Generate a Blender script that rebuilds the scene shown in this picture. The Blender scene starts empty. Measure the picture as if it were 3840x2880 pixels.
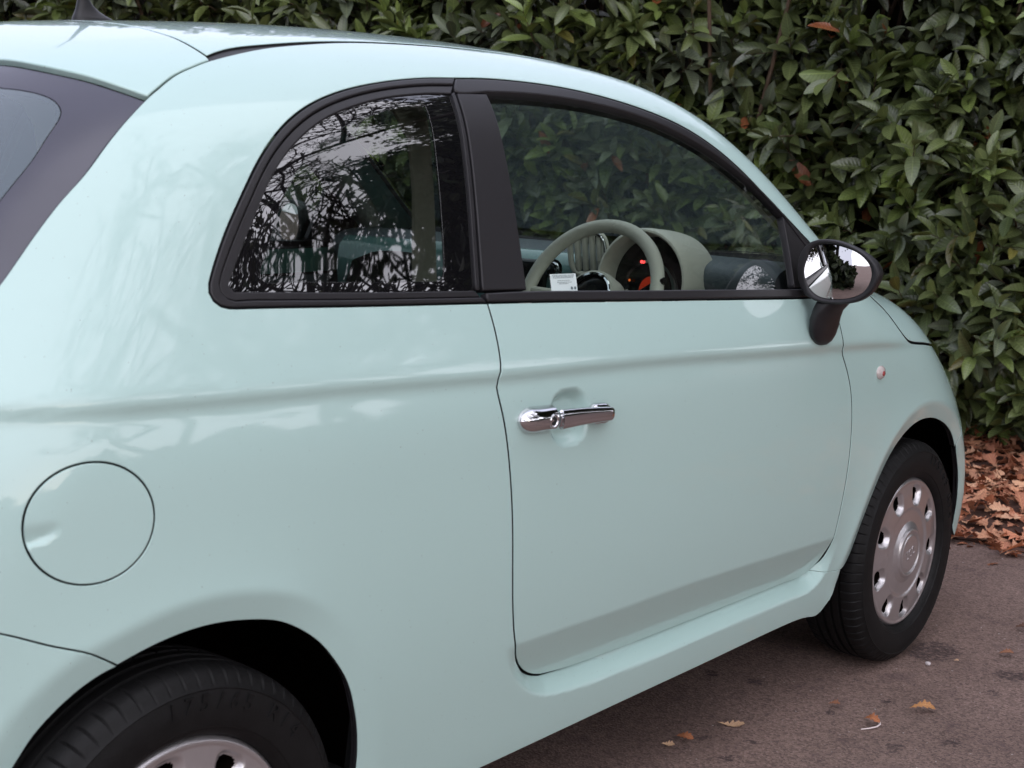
import bpy, math, random
import numpy as np
from mathutils import Vector, Matrix
from mathutils.geometry import delaunay_2d_cdt
random.seed(7); rng = np.random.RandomState(7)
SC = bpy.context.scene; COL = SC.collection
# ---------------------------------------------------------------- camera
CAMP = np.array([-1.15104, -2.26587, 1.27892]); FPX = 5419.93
YAW, PIT, ROLL = 0.886653, 0.161419, 0.036739
def cam_axes():
    cy, sy, cp, sp = math.cos(YAW), math.sin(YAW), math.cos(PIT), math.sin(PIT)
    f = np.array([sy*cp, cy*cp, -sp]); r = np.array([cy, -sy, 0.]); u = np.cross(r, f)
    c, s = math.cos(ROLL), math.sin(ROLL)
    return c*r+s*u, -s*r+c*u, f
R_, U_, D_ = cam_axes()
cd = bpy.data.cameras.new('camera'); cam = bpy.data.objects.new('camera', cd); COL.objects.link(cam)
cam.matrix_world = Matrix([[R_[0], U_[0], -D_[0], CAMP[0]], [R_[1], U_[1], -D_[1], CAMP[1]], [R_[2], U_[2], -D_[2], CAMP[2]], [0, 0, 0, 1]])
cd.sensor_width = 36; cd.lens = FPX/3840*36; cd.clip_start = .05; cd.clip_end = 3000
cd.dof.use_dof = True; cd.dof.focus_distance = 3.3; cd.dof.aperture_fstop = 9.0
SC.camera = cam
# ---------------------------------------------------------------- world, sun, exposure
SUN_EL, SUN_AZ = math.radians(9), math.radians(262)      # azimuth measured from +x towards +y
wd = bpy.data.worlds.new('World'); SC.world = wd; wd.use_nodes = True
nt = wd.node_tree; nt.nodes.clear()
sky = nt.nodes.new('ShaderNodeTexSky'); sky.sky_type = 'NISHITA'; sky.sun_disc = False
sky.sun_elevation = SUN_EL; sky.sun_rotation = math.pi/2-SUN_AZ; sky.air_density = 1.0; sky.dust_density = 1.0; sky.ozone_density = 1.2
tc = nt.nodes.new('ShaderNodeTexCoord'); nz = nt.nodes.new('ShaderNodeTexNoise'); nz.inputs['Scale'].default_value = 2.2; nz.inputs['Detail'].default_value = 6
mp = nt.nodes.new('ShaderNodeMapping'); mp.inputs['Scale'].default_value = (1, 1, 2.5)
cr = nt.nodes.new('ShaderNodeValToRGB'); cr.color_ramp.elements[0].position = .35; cr.color_ramp.elements[1].position = .7
cr.color_ramp.elements[0].color = (.86, .86, .86, 1); cr.color_ramp.elements[1].color = (.97, .97, .97, 1)
mx = nt.nodes.new('ShaderNodeMixRGB'); mx.inputs['Color2'].default_value = (3.9, 4.0, 4.95, 1)
bg = nt.nodes.new('ShaderNodeBackground'); bg.inputs['Strength'].default_value = .115
wo = nt.nodes.new('ShaderNodeOutputWorld')
L = nt.links.new
L(tc.outputs['Generated'], mp.inputs['Vector']); L(mp.outputs[0], nz.inputs['Vector']); L(nz.outputs['Fac'], cr.inputs[0])
L(cr.outputs[0], mx.inputs['Fac']); L(sky.outputs[0], mx.inputs['Color1']); L(mx.outputs[0], bg.inputs['Color']); L(bg.outputs[0], wo.inputs['Surface'])
sd = bpy.data.lights.new('sun', 'SUN'); sd.energy = 1.5; sd.angle = math.radians(160); sd.color = (1, .95, .93)
so = bpy.data.objects.new('sun', sd); COL.objects.link(so)
so.rotation_euler = Vector((math.cos(SUN_AZ)*math.cos(SUN_EL), math.sin(SUN_AZ)*math.cos(SUN_EL), math.sin(SUN_EL))).to_track_quat('Z', 'Y').to_euler()
vs = SC.view_settings; vs.view_transform = 'Standard'; vs.look = 'None'; vs.gamma = 1; vs.exposure = 1.36
try: vs.use_curve_mapping = False
except Exception: pass
SC.render.engine = 'CYCLES'
SC.cycles.max_bounces = 10; SC.cycles.transparent_max_bounces = 16; SC.cycles.glossy_bounces = 6; SC.cycles.caustics_reflective = False; SC.cycles.caustics_refractive = False

# ---------------------------------------------------------------- materials
def mat(name, col, rough=.5, metal=0, coat=0, coatr=.03, spec=.5, var=0, vscale=30, bump=0, bscale=200, emit=None, dirt=None, two=None):
    m = bpy.data.materials.new(name); m.use_nodes = True; t = m.node_tree; p = t.nodes['Principled BSDF']
    p.inputs['Base Color'].default_value = (*col, 1); p.inputs['Roughness'].default_value = rough; p.inputs['Metallic'].default_value = metal
    p.inputs['Coat Weight'].default_value = coat; p.inputs['Coat Roughness'].default_value = coatr; p.inputs['Specular IOR Level'].default_value = spec
    tcn = t.nodes.new('ShaderNodeTexCoord')
    if var or two:
        n = t.nodes.new('ShaderNodeTexNoise'); n.inputs['Scale'].default_value = vscale; n.inputs['Detail'].default_value = 5
        t.links.new(tcn.outputs['Object'], n.inputs['Vector'])
        r = t.nodes.new('ShaderNodeValToRGB'); r.color_ramp.elements[0].position = .3; r.color_ramp.elements[1].position = .7
        c2 = two if two else tuple(min(1, c*(1+var)) for c in col); c1 = col if two else tuple(c*(1-var) for c in col)
        r.color_ramp.elements[0].color = (*c1, 1); r.color_ramp.elements[1].color = (*c2, 1)
        t.links.new(n.outputs['Fac'], r.inputs[0]); t.links.new(r.outputs[0], p.inputs['Base Color'])
    if bump:
        n = t.nodes.new('ShaderNodeTexNoise'); n.inputs['Scale'].default_value = bscale; n.inputs['Detail'].default_value = 3
        t.links.new(tcn.outputs['Object'], n.inputs['Vector'])
        b = t.nodes.new('ShaderNodeBump'); b.inputs['Strength'].default_value = bump; b.inputs['Distance'].default_value = .002
        t.links.new(n.outputs['Fac'], b.inputs['Height']); t.links.new(b.outputs[0], p.inputs['Normal'])
    if emit:
        p.inputs['Emission Color'].default_value = (*emit[:3], 1); p.inputs['Emission Strength'].default_value = emit[3]
    return m
def glassmat(name, tint, ior=1.52, boost=2.6, dust=0, rg=.004):
    m = bpy.data.materials.new(name); m.use_nodes = True; t = m.node_tree; t.nodes.clear()
    o = t.nodes.new('ShaderNodeOutputMaterial'); tr = t.nodes.new('ShaderNodeBsdfTransparent'); tr.inputs[0].default_value = (*tint, 1)
    gl = t.nodes.new('ShaderNodeBsdfGlossy'); gl.inputs['Roughness'].default_value = rg; gl.inputs['Color'].default_value = (1, 1, 1, 1)
    fr = t.nodes.new('ShaderNodeFresnel'); ge = t.nodes.new('ShaderNodeNewGeometry'); im = t.nodes.new('ShaderNodeMath'); im.operation = 'MULTIPLY_ADD'   # one thin sheet: same from both sides
    t.links.new(ge.outputs['Backfacing'], im.inputs[0]); im.inputs[1].default_value = 1/ior-ior; im.inputs[2].default_value = ior; t.links.new(im.outputs[0], fr.inputs[0])
    mu = t.nodes.new('ShaderNodeMath'); mu.operation = 'MULTIPLY'; mu.inputs[1].default_value = boost; mu.use_clamp = True
    mix = t.nodes.new('ShaderNodeMixShader')
    t.links.new(fr.outputs[0], mu.inputs[0]); t.links.new(mu.outputs[0], mix.inputs[0]); t.links.new(tr.outputs[0], mix.inputs[1]); t.links.new(gl.outputs[0], mix.inputs[2]); 
    last = mix
    if dust:
        df = t.nodes.new('ShaderNodeBsdfDiffuse'); df.inputs[0].default_value = (.46, .62, .72, 1); m2 = t.nodes.new('ShaderNodeMixShader'); m2.inputs[0].default_value = dust; t.links.new(mix.outputs[0], m2.inputs[1]); t.links.new(df.outputs[0], m2.inputs[2]); last = m2
    t.links.new(last.outputs[0], o.inputs[0])
    return m
M = {}
M['paint'] = mat('mint_paint', (.475, .660, .622), rough=.42, coat=1, coatr=.025, spec=.3)
_t = M['paint'].node_tree; _p = _t.nodes['Principled BSDF']; _c = _t.nodes.new('ShaderNodeTexCoord'); _n = _t.nodes.new('ShaderNodeTexNoise'); _n.inputs['Scale'].default_value = 260; _n.inputs['Detail'].default_value = 1
_b = _t.nodes.new('ShaderNodeBump'); _b.inputs['Strength'].default_value = .035; _b.inputs['Distance'].default_value = .0008; _t.links.new(_c.outputs['Object'], _n.inputs['Vector']); _t.links.new(_n.outputs['Fac'], _b.inputs['Height']); _t.links.new(_b.outputs[0], _p.inputs['Coat Normal'])
_n2 = _t.nodes.new('ShaderNodeTexNoise'); _n2.inputs['Scale'].default_value = 420; _n2.inputs['Detail'].default_value = 0; _r2 = _t.nodes.new('ShaderNodeValToRGB'); _r2.color_ramp.elements[0].position = .865; _r2.color_ramp.elements[1].position = .885   # sparse grit specks
_r2.color_ramp.elements[0].color = (.475, .660, .622, 1); _r2.color_ramp.elements[1].color = (.22, .27, .24, 1); _t.links.new(_c.outputs['Object'], _n2.inputs['Vector']); _t.links.new(_n2.outputs['Fac'], _r2.inputs[0]); _t.links.new(_r2.outputs[0], _p.inputs['Base Color'])
M['black_trim'] = mat('black_plastic_trim', (.017, .016, .018), rough=.42, spec=.38, bump=.10, bscale=900)
M['gap_shade'] = mat('gap_shade', (.018, .017, .02), rough=.55)  # near-black colour standing in for the shade inside panel gaps
M['frit'] = mat('ceramic_edge_band', (.006, .006, .007), rough=.012, spec=1.0)
M['frit'].node_tree.nodes['Principled BSDF'].inputs['IOR'].default_value = 1.8
M['glass'] = glassmat('window_glass', (.79, .87, .82))
M['glass_dark'] = glassmat('rear_side_glass', (.40, .45, .42), boost=2.3, rg=.016)
M['glass_rear'] = glassmat('rear_screen_glass', (.55, .63, .60), boost=2.0, dust=.16)
M['frit_rear'] = mat('dusty_ceramic_band', (.060, .060, .084), rough=.22, spec=.6, var=.12, vscale=5)
M['chrome'] = mat('chrome', (.72, .72, .74), rough=.07, metal=1)
M['silver'] = mat('silver_wheel_paint', (.56, .54, .55), rough=.30, metal=.8, coat=.5, coatr=.15, var=.03, vscale=60)
M['mirror'] = mat('mirror_glass', (.60, .60, .60), rough=.01, metal=1)
M['tyre'] = mat('tyre_rubber', (.0045, .0044, .0046), rough=.62, spec=.28, var=.35, vscale=40, bump=.2, bscale=300)
M['liner'] = mat('wheel_arch_liner', (.002, .002, .002), rough=1, spec=0, two=(.006, .004, .003), vscale=9, bump=.5, bscale=60)
M['dark'] = mat('dark_inner_metal', (.012, .014, .014), rough=.8)
M['ivory'] = mat('ivory_plastic', (.60, .58, .51), rough=.45, bump=.06, bscale=700)
M['beige'] = mat('beige_pillar_trim', (.66, .60, .50), rough=.6)
M['greycloth'] = mat('grey_green_trim', (.40, .41, .37), rough=.8, var=.1, vscale=80)
M['headlining'] = mat('headlining_cloth', (.13, .13, .12), rough=.95)
M['dash'] = mat('dashboard_plastic', (.075, .09, .105), rough=.5, bump=.15, bscale=500)
M['dashblack'] = mat('gloss_black_panel', (.01, .01, .012), rough=.15)
M['carpet'] = mat('black_carpet', (.012, .012, .013), rough=.95)
M['seat'] = mat('seat_cloth_dark', (.03, .032, .035), rough=.9, var=.2, vscale=120)
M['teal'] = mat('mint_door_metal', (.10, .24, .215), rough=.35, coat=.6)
M['red'] = mat('red_gauge_light', (.2, .02, .01), rough=.3, emit=(1, .07, .02, .08))
M['amber'] = mat('amber_gauge_light', (.2, .05, .01), rough=.3, emit=(1, .2, .04, .3))
M['redspot'] = mat('red_warning_lamp', (.3, .02, .02), rough=.3, emit=(1, .05, .05, 1.6))
M['card'] = mat('white_card', (.62, .72, .70), rough=.5)
M['print'] = mat('card_print', (.10, .14, .15), rough=.6)
M['lens'] = mat('clear_lens', (.55, .48, .46), rough=.08, coat=1)
M['lens_red'] = mat('red_lens', (.35, .05, .05), rough=.1, coat=1)

# ---------------------------------------------------------------- helpers
def tag(o, label=None, cat=None, group=None, kind=None):
    if label: o['label'] = label
    if cat: o['category'] = cat
    if group: o['group'] = group
    if kind: o['kind'] = kind
    return o
def empty(name, loc=(0, 0, 0), rz=0):
    o = bpy.data.objects.new(name, None); COL.objects.link(o); o.location = loc; o.rotation_euler = (0, 0, rz); o.empty_display_size = .1; return o
def link(name, me, m=None, parent=None, smooth=True):
    o = bpy.data.objects.new(name, me); COL.objects.link(o)
    if m is not None:
        for mm in (m if isinstance(m, (list, tuple)) else [m]): me.materials.append(mm)
    if parent is not None: o.parent = parent
    if smooth: me.polygons.foreach_set('use_smooth', [True]*len(me.polygons))
    return o
def mesh(name, V, Fc, m=None, parent=None, smooth=True, normals=None, matidx=None):
    me = bpy.data.meshes.new(name); me.from_pydata([tuple(map(float, v)) for v in V], [], [tuple(int(i) for i in f) for f in Fc])
    o = link(name, me, m, parent, smooth)
    if matidx is not None: me.polygons.foreach_set('material_index', list(matidx))
    me.update()
    if normals is not None: me.normals_split_custom_set_from_vertices([tuple(map(float, n)) for n in normals])
    return o
def angle_smooth(o, deg=35):
    me = o.data
    me.set_sharp_from_angle(angle=math.radians(deg))
class MB:
    def __init__(s): s.V = []; s.F = []; s.I = []; s.mi = 0
    def add(s, V, Fc):
        b = len(s.V); s.V += [tuple(v) for v in V]; s.F += [tuple(i+b for i in f) for f in Fc]; s.I += [s.mi]*len(Fc); return s
    def box(s, c, d, R=None, bev=0):
        x, y, z = [q/2 for q in d]; b = min(bev, x*.9, y*.9, z*.9)
        if b <= 0: pts = [(sx*x, sy*y, sz*z) for sx in (-1, 1) for sy in (-1, 1) for sz in (-1, 1)]; fs = [(0, 1, 3, 2), (4, 6, 7, 5), (0, 4, 5, 1), (2, 3, 7, 6), (0, 2, 6, 4), (1, 5, 7, 3)]
        else:
            import bmesh
            bm = bmesh.new(); bmesh.ops.create_cube(bm, size=1); bmesh.ops.scale(bm, vec=(2*x, 2*y, 2*z), verts=bm.verts)
            bmesh.ops.bevel(bm, geom=bm.edges[:]+bm.verts[:], offset=b, segments=3, profile=.5, affect='EDGES')
            bm.verts.ensure_lookup_table(); pts = [tuple(v.co) for v in bm.verts]; fs = [tuple(v.index for v in f.verts) for f in bm.faces]; bm.free()
        Rm = R if R is not None else Matrix.Identity(3)
        return s.add([tuple(Rm @ Vector(p)+Vector(c)) for p in pts], fs)
    def tube(s, P, r, n=12, cap=True, sc=None):
        P = [Vector(p) for p in P]; m = len(P); rr = r if isinstance(r, (list, tuple)) else [r]*m; V = []; Fc = []
        up = Vector((0, 0, 1))
        d0 = (P[1]-P[0]).normalized()
        if abs(d0.dot(up)) > .9: up = Vector((1, 0, 0))
        a = d0.cross(up).normalized()
        for i in range(m):
            d = (P[min(i+1, m-1)]-P[max(i-1, 0)]).normalized(); a = (a-d*a.dot(d)).normalized(); b = d.cross(a)
            for k in range(n):
                t = 2*math.pi*k/n; V.append(P[i]+a*(rr[i]*math.cos(t))+b*(rr[i]*math.sin(t)*(sc or 1)))
        for i in range(m-1):
            for k in range(n): Fc.append((i*n+k, i*n+(k+1) % n, (i+1)*n+(k+1) % n, (i+1)*n+k))
        if cap: Fc.append(tuple(range(n-1, -1, -1))); Fc.append(tuple((m-1)*n+k for k in range(n)))
        return s.add(V, Fc)
    def lathe(s, prof, n=48, c=(0, 0, 0), R=None, closed=False):
        # profile (r, h) round the local z axis
        Rm = R if R is not None else Matrix.Identity(3); V = []; Fc = []; m = len(prof)
        for k in range(n):
            t = 2*math.pi*k/n
            for r, h in prof: V.append(tuple(Rm @ Vector((r*math.cos(t), r*math.sin(t), h))+Vector(c)))
        for k in range(n):
            k2 = (k+1) % n
            for j in range(m if closed else m-1): j2 = (j+1) % m; Fc.append((k*m+j, k2*m+j, k2*m+j2, k*m+j2))
        return s.add(V, Fc)
    def build(s, name, m, parent=None, smooth=True, ang=35):
        o = mesh(name, s.V, s.F, m, parent, smooth, matidx=s.I)
        if smooth and ang: angle_smooth(o, ang)
        return o
def AX(axis):  # rotation taking local z to axis
    return Vector((0, 0, 1)).rotation_difference(Vector(axis).normalized()).to_matrix()

# ---------------------------------------------------------------- car body surface
def spl(X, Yv):
    X = np.array(X, float); Y = np.array(Yv, float); n = len(X); h = np.diff(X); A = np.zeros((n, n)); r = np.zeros(n); A[0, 0] = A[-1, -1] = 1
    for i in range(1, n-1):
        A[i, i-1] = h[i-1]; A[i, i] = 2*(h[i-1]+h[i]); A[i, i+1] = h[i]; r[i] = 6*((Y[i+1]-Y[i])/h[i]-(Y[i]-Y[i-1])/h[i-1])
    Mm = np.linalg.solve(A, r)
    def f(x, d=0):
        x = np.asarray(x, float); i = np.clip(np.searchsorted(X, x)-1, 0, n-2); H = h[i]; a = X[i+1]-x; b = x-X[i]
        if d: return -Mm[i]*a*a/(2*H)+Mm[i+1]*b*b/(2*H)+(Y[i+1]-Y[i])/H-(Mm[i+1]-Mm[i])*H/6
        return Mm[i]*a**3/(6*H)+Mm[i+1]*b**3/(6*H)+(Y[i]/H-Mm[i]*H/6)*a+(Y[i+1]/H-Mm[i+1]*H/6)*b
    return f
TX = [-.60, -.48, -.36, -.2, -.02, .15, .35, .6, .9, 1.2, 1.5, 1.7, 1.9, 2.05, 2.3, 2.6, 2.8, 2.95, 3.08]
Tf = spl(TX, [0.5985, 0.9511, 1.0639, 1.2169, 1.3845, 1.4471, 1.4713, 1.4893, 1.4982, 1.4867, 1.4099, 1.286, 1.1285, 1.0353, 0.9784, 0.8868, 0.8079, 0.6991, 0.4798])
Yf = spl([.15, .20, .30, .45, .62, .78, .90, 1.02, 1.12, 1.25, 1.385, 1.45, 1.6], [0.745, 0.765, 0.7846, 0.8022, 0.8113, 0.8103, 0.8024, 0.7701, 0.7339, 0.6842, 0.6225, 0.59, 0.5])
Kf = spl([-.6, 0., .3, .9, 1.5, 1.9, 2.3, 3.1], [0.2, 0.219, 0.163, 0.113, 0.059, 0.112, 0.208, 0.33])
Cf = spl([-.6, .1, .8, 1.6, 2.1, 3.1], [0.1, 0.07, 0.066, 0.053, 0.02, 0.136])
YMAX = float(Yf(.62))
def gfun(x, y, z):
    y = np.abs(y); x = np.clip(x, -.6, 3.08); tp = Tf(x, 1); ca = 1/np.sqrt(1+tp*tp)
    b = (z-Tf(x)+Cf(x)*(y/.6)**2)*ca
    zc = np.clip(z, .15, 1.6); Lr = np.interp(zc, [.6, .95, 1.1, 1.35, 1.5], [1.80, 1.78, 1.66, 1.50, 1.44])
    Ln = np.where(x < 1.25, Lr, 1.82)
    w = np.clip((x-2.15)/.35, 0, 1); w = w*w*(3-2*w); w2 = np.clip((-.05-x)/.25, 0, 1); w = np.maximum(w, w2*w2*(3-2*w2))
    Yz = Yf(zc); Yz = Yz+w*np.where(zc < .6, np.maximum(0, YMAX-Yz)*np.clip((zc-.12)/.25, 0, 1), 0)
    a = y-Yz*np.maximum(1-np.minimum(np.abs(x-1.25)/Ln, 1)**5, 1e-9)**.2
    k = np.maximum(Kf(x), .02); h = np.maximum(k-np.abs(a-b), 0)/k
    return np.maximum(a, b)+h*h*k*.25
ZA = .6
def surf(x, ph):
    # point on the undisplaced skin at station x and section angle ph (0 = straight out to the right, pi/2 = up)
    x = np.asarray(x, float); ph = np.asarray(ph, float); cy = -np.cos(ph); cz = np.sin(ph)
    lo = np.full(x.shape, .01); hi = np.full(x.shape, 1.25)
    for _ in range(8):
        m = (lo+hi)/2; s = gfun(x, m*cy, ZA+m*cz) < 0; lo = np.where(s, m, lo); hi = np.where(s, hi, m)
    r = (lo+hi)/2; a, b = lo-.004, hi+.004
    for _ in range(5):
        g0 = gfun(x, r*cy, ZA+r*cz); g1 = gfun(x, (r+1e-4)*cy, ZA+(r+1e-4)*cz); d = (g1-g0)/1e-4
        r = np.clip(r-g0/np.where(d > .05, d, 1.), a, b)
    return np.stack([x, r*cy, ZA+r*cz], -1)
def gnorm(P):
    e = 2e-4; x, y, z = P[:, 0], P[:, 1], P[:, 2]
    n = np.stack([gfun(x+e, y, z)-gfun(x-e, y, z), gfun(x, y+e, z)-gfun(x, y-e, z), gfun(x, y, z+e)-gfun(x, y, z-e)], -1)
    return n/np.linalg.norm(n, axis=1, keepdims=True)
def sidephi(pts):
    # (x, z) in side view -> (x, ph)
    o = []
    for x, z in pts:
        lo, hi = .05, .95
        for _ in range(40):
            m = (lo+hi)/2
            if gfun(np.array(x), np.array(m), np.array(z)) < 0: lo = m
            else: hi = m
        o.append((x, math.atan2(z-ZA, lo)))
    return o
def xy_phi(pts):
    # (x, |y|) seen from above -> (x, ph)
    o = []
    for x, y in pts:
        lo, hi = .3, math.pi/2
        for _ in range(30):
            m = (lo+hi)/2
            if -surf(np.array([x]), np.array([m]))[0, 1] > y: lo = m
            else: hi = m
        o.append((x, lo))
    return o
def curve(P, step=.012, closed=False, metric=.85):
    P = np.array(P, float)
    if len(P) < 3: t = np.linspace(0, 1, max(2, int(np.hypot(*((P[1]-P[0])*[1, metric]))/step)+1)); return [tuple(P[0]*(1-s)+P[1]*s) for s in t]
    if closed: P = np.vstack([P[-3:], P, P[:4]])
    d = np.concatenate([[0], np.cumsum(np.sqrt(np.maximum(1e-9, np.hypot((np.diff(P, axis=0)*[1, metric])[:, 0], (np.diff(P, axis=0)*[1, metric])[:, 1]))))])
    fx, fy = spl(d, P[:, 0]), spl(d, P[:, 1])
    a, b = (d[3], d[-4]) if closed else (d[0], d[-1])
    tt = np.linspace(a, b, 4000); X, Yy = fx(tt), fy(tt); Ls = np.concatenate([[0], np.cumsum(np.hypot(np.diff(X), np.diff(Yy)*metric))])
    n = max(2, int(Ls[-1]/step)+1); q = np.interp(np.linspace(0, Ls[-1], n), Ls, tt)
    r = [(float(fx(v)), float(fy(v))) for v in q]
    return r[:-1] if closed else r
def join(*segs):
    o = []
    for s in segs:
        for p in s:
            if not o or math.hypot(p[0]-o[-1][0], p[1]-o[-1][1]) > .002: o.append(p)
    if math.hypot(o[0][0]-o[-1][0], o[0][1]-o[-1][1]) < .002: o.pop()
    return o
def lin(*P):
    o = []
    for a, b in zip(P[:-1], P[1:]):
        n = max(1, int(math.hypot(a[0]-b[0], a[1]-b[1])/.012)); o += [(a[0]+(b[0]-a[0])*i/n, a[1]+(b[1]-a[1])*i/n) for i in range(n)]
    return o+[P[-1]]

# ------ traced outlines of the panels, in metres, side view (x forward from the rear axle, z up)
DG_R = [(.618, 1.032), (.621, .992), (.619, .945), (.6135, .918), (.610, .903), (.616, .87), (.627, .824), (.639, .756), (.648, .679), (.654, .602), (.662, .527), (.676, .463), (.695, .421), (.723, .39), (.761, .365), (.80, .351)]
DG_B = [(.80, .351), (.87, .342), (.955, .337), (1.21, .331), (1.503, .329), (1.70, .328)]
DG_C = [(1.70, .328), (1.760, .3265), (1.80, .336), (1.829, .36), (1.847, .407), (1.860, .484), (1.870, .564), (1.873, .663), (1.864, .739), (1.848, .785), (1.826, .825), (1.806, .86), (1.796, .899), (1.790, .94), (1.788, .979)]
BELT_B = [(1.788, .979), (1.636, .984), (1.34, .998), (1.046, 1.012), (.80, 1.024), (.618, 1.032)]
REAR_LIP = [(.318, .235), (.322, .290), (.324, .339), (.322, .372), (.316, .408), (.306, .443), (.291, .483), (.266, .522), (.233, .561), (.198, .589), (.158, .611), (.115, .623), (.069, .630), (.024, .631), (-.018, .626), (-.059, .616), (-.092, .605), (-.114, .598), (-.144, .583), (-.175, .56), (-.201, .534), (-.223, .502), (-.262, .44), (-.287, .37), (-.298, .30), (-.30, .25)]
FRONT_LIP = [(1.864, .228), (1.900, .263), (1.918, .285), (1.957, .340), (1.988, .404), (2.023, .471), (2.065, .532), (2.125, .587), (2.204, .625), (2.285, .639), (2.371, .633), (2.46, .609), (2.544, .569), (2.620, .502), (2.668, .441), (2.698, .357), (2.722, .273)]
TRIM_Q = [(.717, 1.393), (.66, 1.390), (.596, 1.384), (.495, 1.369), (.409, 1.349), (.338, 1.323), (.274, 1.287), (.22, 1.243), (.177, 1.198), (.141, 1.156), (.113, 1.118), (.0945, 1.090), (.0880, 1.0745), (.0925, 1.0605), (.106, 1.0530), (.130, 1.0510), (.242, 1.047), (.387, 1.041), (.618, 1.032)]
GLASS_Q = [(.684, 1.3665), (.64, 1.365), (.592, 1.361), (.517, 1.351), (.444, 1.335), (.388, 1.318), (.33, 1.292), (.275, 1.257), (.237, 1.224), (.207, 1.190), (.178, 1.155), (.15, 1.120), (.127, 1.090), (.122, 1.080), (.126, 1.074), (.137, 1.0725), (.30, 1.065), (.598, 1.053)]
TRIM_D = [(.717, 1.393), (.78, 1.3965), (.847, 1.398), (.972, 1.395), (1.099, 1.384), (1.20, 1.369), (1.31, 1.346), (1.402, 1.316), (1.495, 1.270), (1.571, 1.219), (1.651, 1.162), (1.745, 1.095), (1.80, 1.056), (1.855, 1.012)]
GLASS_D = [(.777, 1.372), (.877, 1.3745), (.984, 1.372), (1.118, 1.361), (1.258, 1.337), (1.379, 1.303), (1.477, 1.263), (1.575, 1.209), (1.648, 1.157)]
HOODS = [(1.97, 1.012), (2.041, .956), (2.082, .927), (2.113, .893), (2.151, .861), (2.183, .846), (2.27, .834), (2.399, .817)]
FLAP = (-.1235, .7985, .0825, .0765)
CREASE = spl([-.55, -.21, .08, .28, .60, .823, 1.133, 1.509, 1.79, 2.04, 2.4, 3.1], [.940, .937, .932, .927, .9135, .907, .896, .877, .865, .851, .817, .74])
LOWC = spl([.5, .69, .92, 1.17, 1.46, 1.80, 2.0], [.45, .449, .444, .441, .432, .418, .41])
def seg_dist(X, Z, poly):
    P = np.array(poly); d = np.full(X.shape, 9.)
    for a, b in zip(P[:-1], P[1:]):
        ab = b-a; t = np.clip(((X-a[0])*ab[0]+(Z-a[1])*ab[1])/(ab@ab), 0, 1); d = np.minimum(d, np.hypot(X-a[0]-t*ab[0], Z-a[1]-t*ab[1]))
    return d
def inside(X, Z, poly):
    P = np.array(poly); r = np.zeros(X.shape, bool); j = len(P)-1
    for i in range(len(P)):
        c = ((P[i, 1] > Z) != (P[j, 1] > Z)) & (X < (P[j, 0]-P[i, 0])*(Z-P[i, 1])/(P[j, 1]-P[i, 1]+1e-12)+P[i, 0]); r ^= c; j = i
    return r
def sst(t): t = np.clip(t, 0, 1); return t*t*(3-2*t)
cR, cB, cC = curve(DG_R, .010, metric=1.), curve(DG_B, .03, metric=1.), curve(DG_C, .010, metric=1.)
DOORPOLY = cR+cB[1:]+cC[1:]+BELT_B[1:-1]
DOORLOW = cR[int(len(cR)*.52):]+cB[1:]+cC[1:int(len(cC)*.42)]
RL = curve(REAR_LIP[1:-2], .010, metric=1.); FL = curve(FRONT_LIP[2:], .010, metric=1.)
def flare(r, h0, h1, w=.044):
    # band next to the lip, crisp outer edge, soft fall beyond it
    s1 = (h1-h0)/w; s2 = -h1/.060; k = .009; d = r-w
    lin1 = h0+s1*r; out = h1*np.exp(-np.maximum(d, 0)/.060)
    mid = h1+s1*d+(s2-s1)*(d+k)**2/(4*k)
    return np.where(d < -k, lin1, np.where(d > k, out+0*d, mid+(h1*np.exp(-k/.06)-(h1+s2*k))*np.clip((d+k)/(2*k), 0, 1)**2))
def disp(x, z, which='body'):
    """relief of the pressed side panels, metres outward, as a function of side-view position"""
    D = np.zeros(x.shape)
    zc = CREASE(x); t = (z-zc)/.011; s = 1/(1+np.exp(-np.clip(t*2.2, -30, 30)))
    fade = sst((2.42-x)/.5)
    D += (.0070*s*np.exp(-np.maximum(z-zc, 0)/.075)-.0042*(1-s)*np.exp(-np.maximum(zc-z, 0)/.05))*fade
    low = z < .95
    if which != 'door':
        m = low & (x < .62); r = seg_dist(x[m], z[m], RL); fr = sst((.30-x[m])/.16)*.75+.25
        D[m] += flare(r, -.0045, .0075)*fr
    m = low & (x > 1.75); r = seg_dist(x[m], z[m], FL); D[m] += flare(r, -.004, .0075)*sst((x[m]-1.86)/.10)
    # lower door tuck and the sill ledge below it
    m = (z < .52) & (x > .45) & (x < 2.0)
    if m.any():
        X, Z_ = x[m], z[m]; zl = LOWC(X); q = zl-Z_; tuck = .29*np.where(q > .004, q, np.where(q > -.004, (q+.004)**2/.016, 0))
        if which == 'door': w = 1.
        else:
            ins = inside(X, Z_, DOORPOLY); dd = seg_dist(X, Z_, DOORLOW); L_ = .026; k_ = .004; ww = 1-dd/L_; ww = np.where(dd > L_+k_, 0, np.where(dd > L_-k_, (L_+k_-dd)**2/(4*k_*L_), ww)); w = np.where(ins, 1., ww)
            w = w*sst((1.93-X)/.13); D[m] -= .0050*np.where(ins, 1, sst(1-dd/.012))*sst((zl-.05-Z_)/.03)
        D[m] -= tuck*w
    if which == 'door':
        m = (np.abs(x-.797) < .08) & (np.abs(z-.829) < .08)
        r = (np.abs((x[m]-.797)/.058)**2.6+np.abs((z[m]-.829)/.052)**2.6)**(1/2.6); D[m] -= .019*sst((1-r)/.42)
    if which == 'flap':
        X, Z_ = x, z; r = np.hypot((X+.208)/.050, (Z_-.803)/.0265); D -= .0062*sst((1-r)/.34)*sst((.812-Z_)/.032)
    return D
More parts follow.
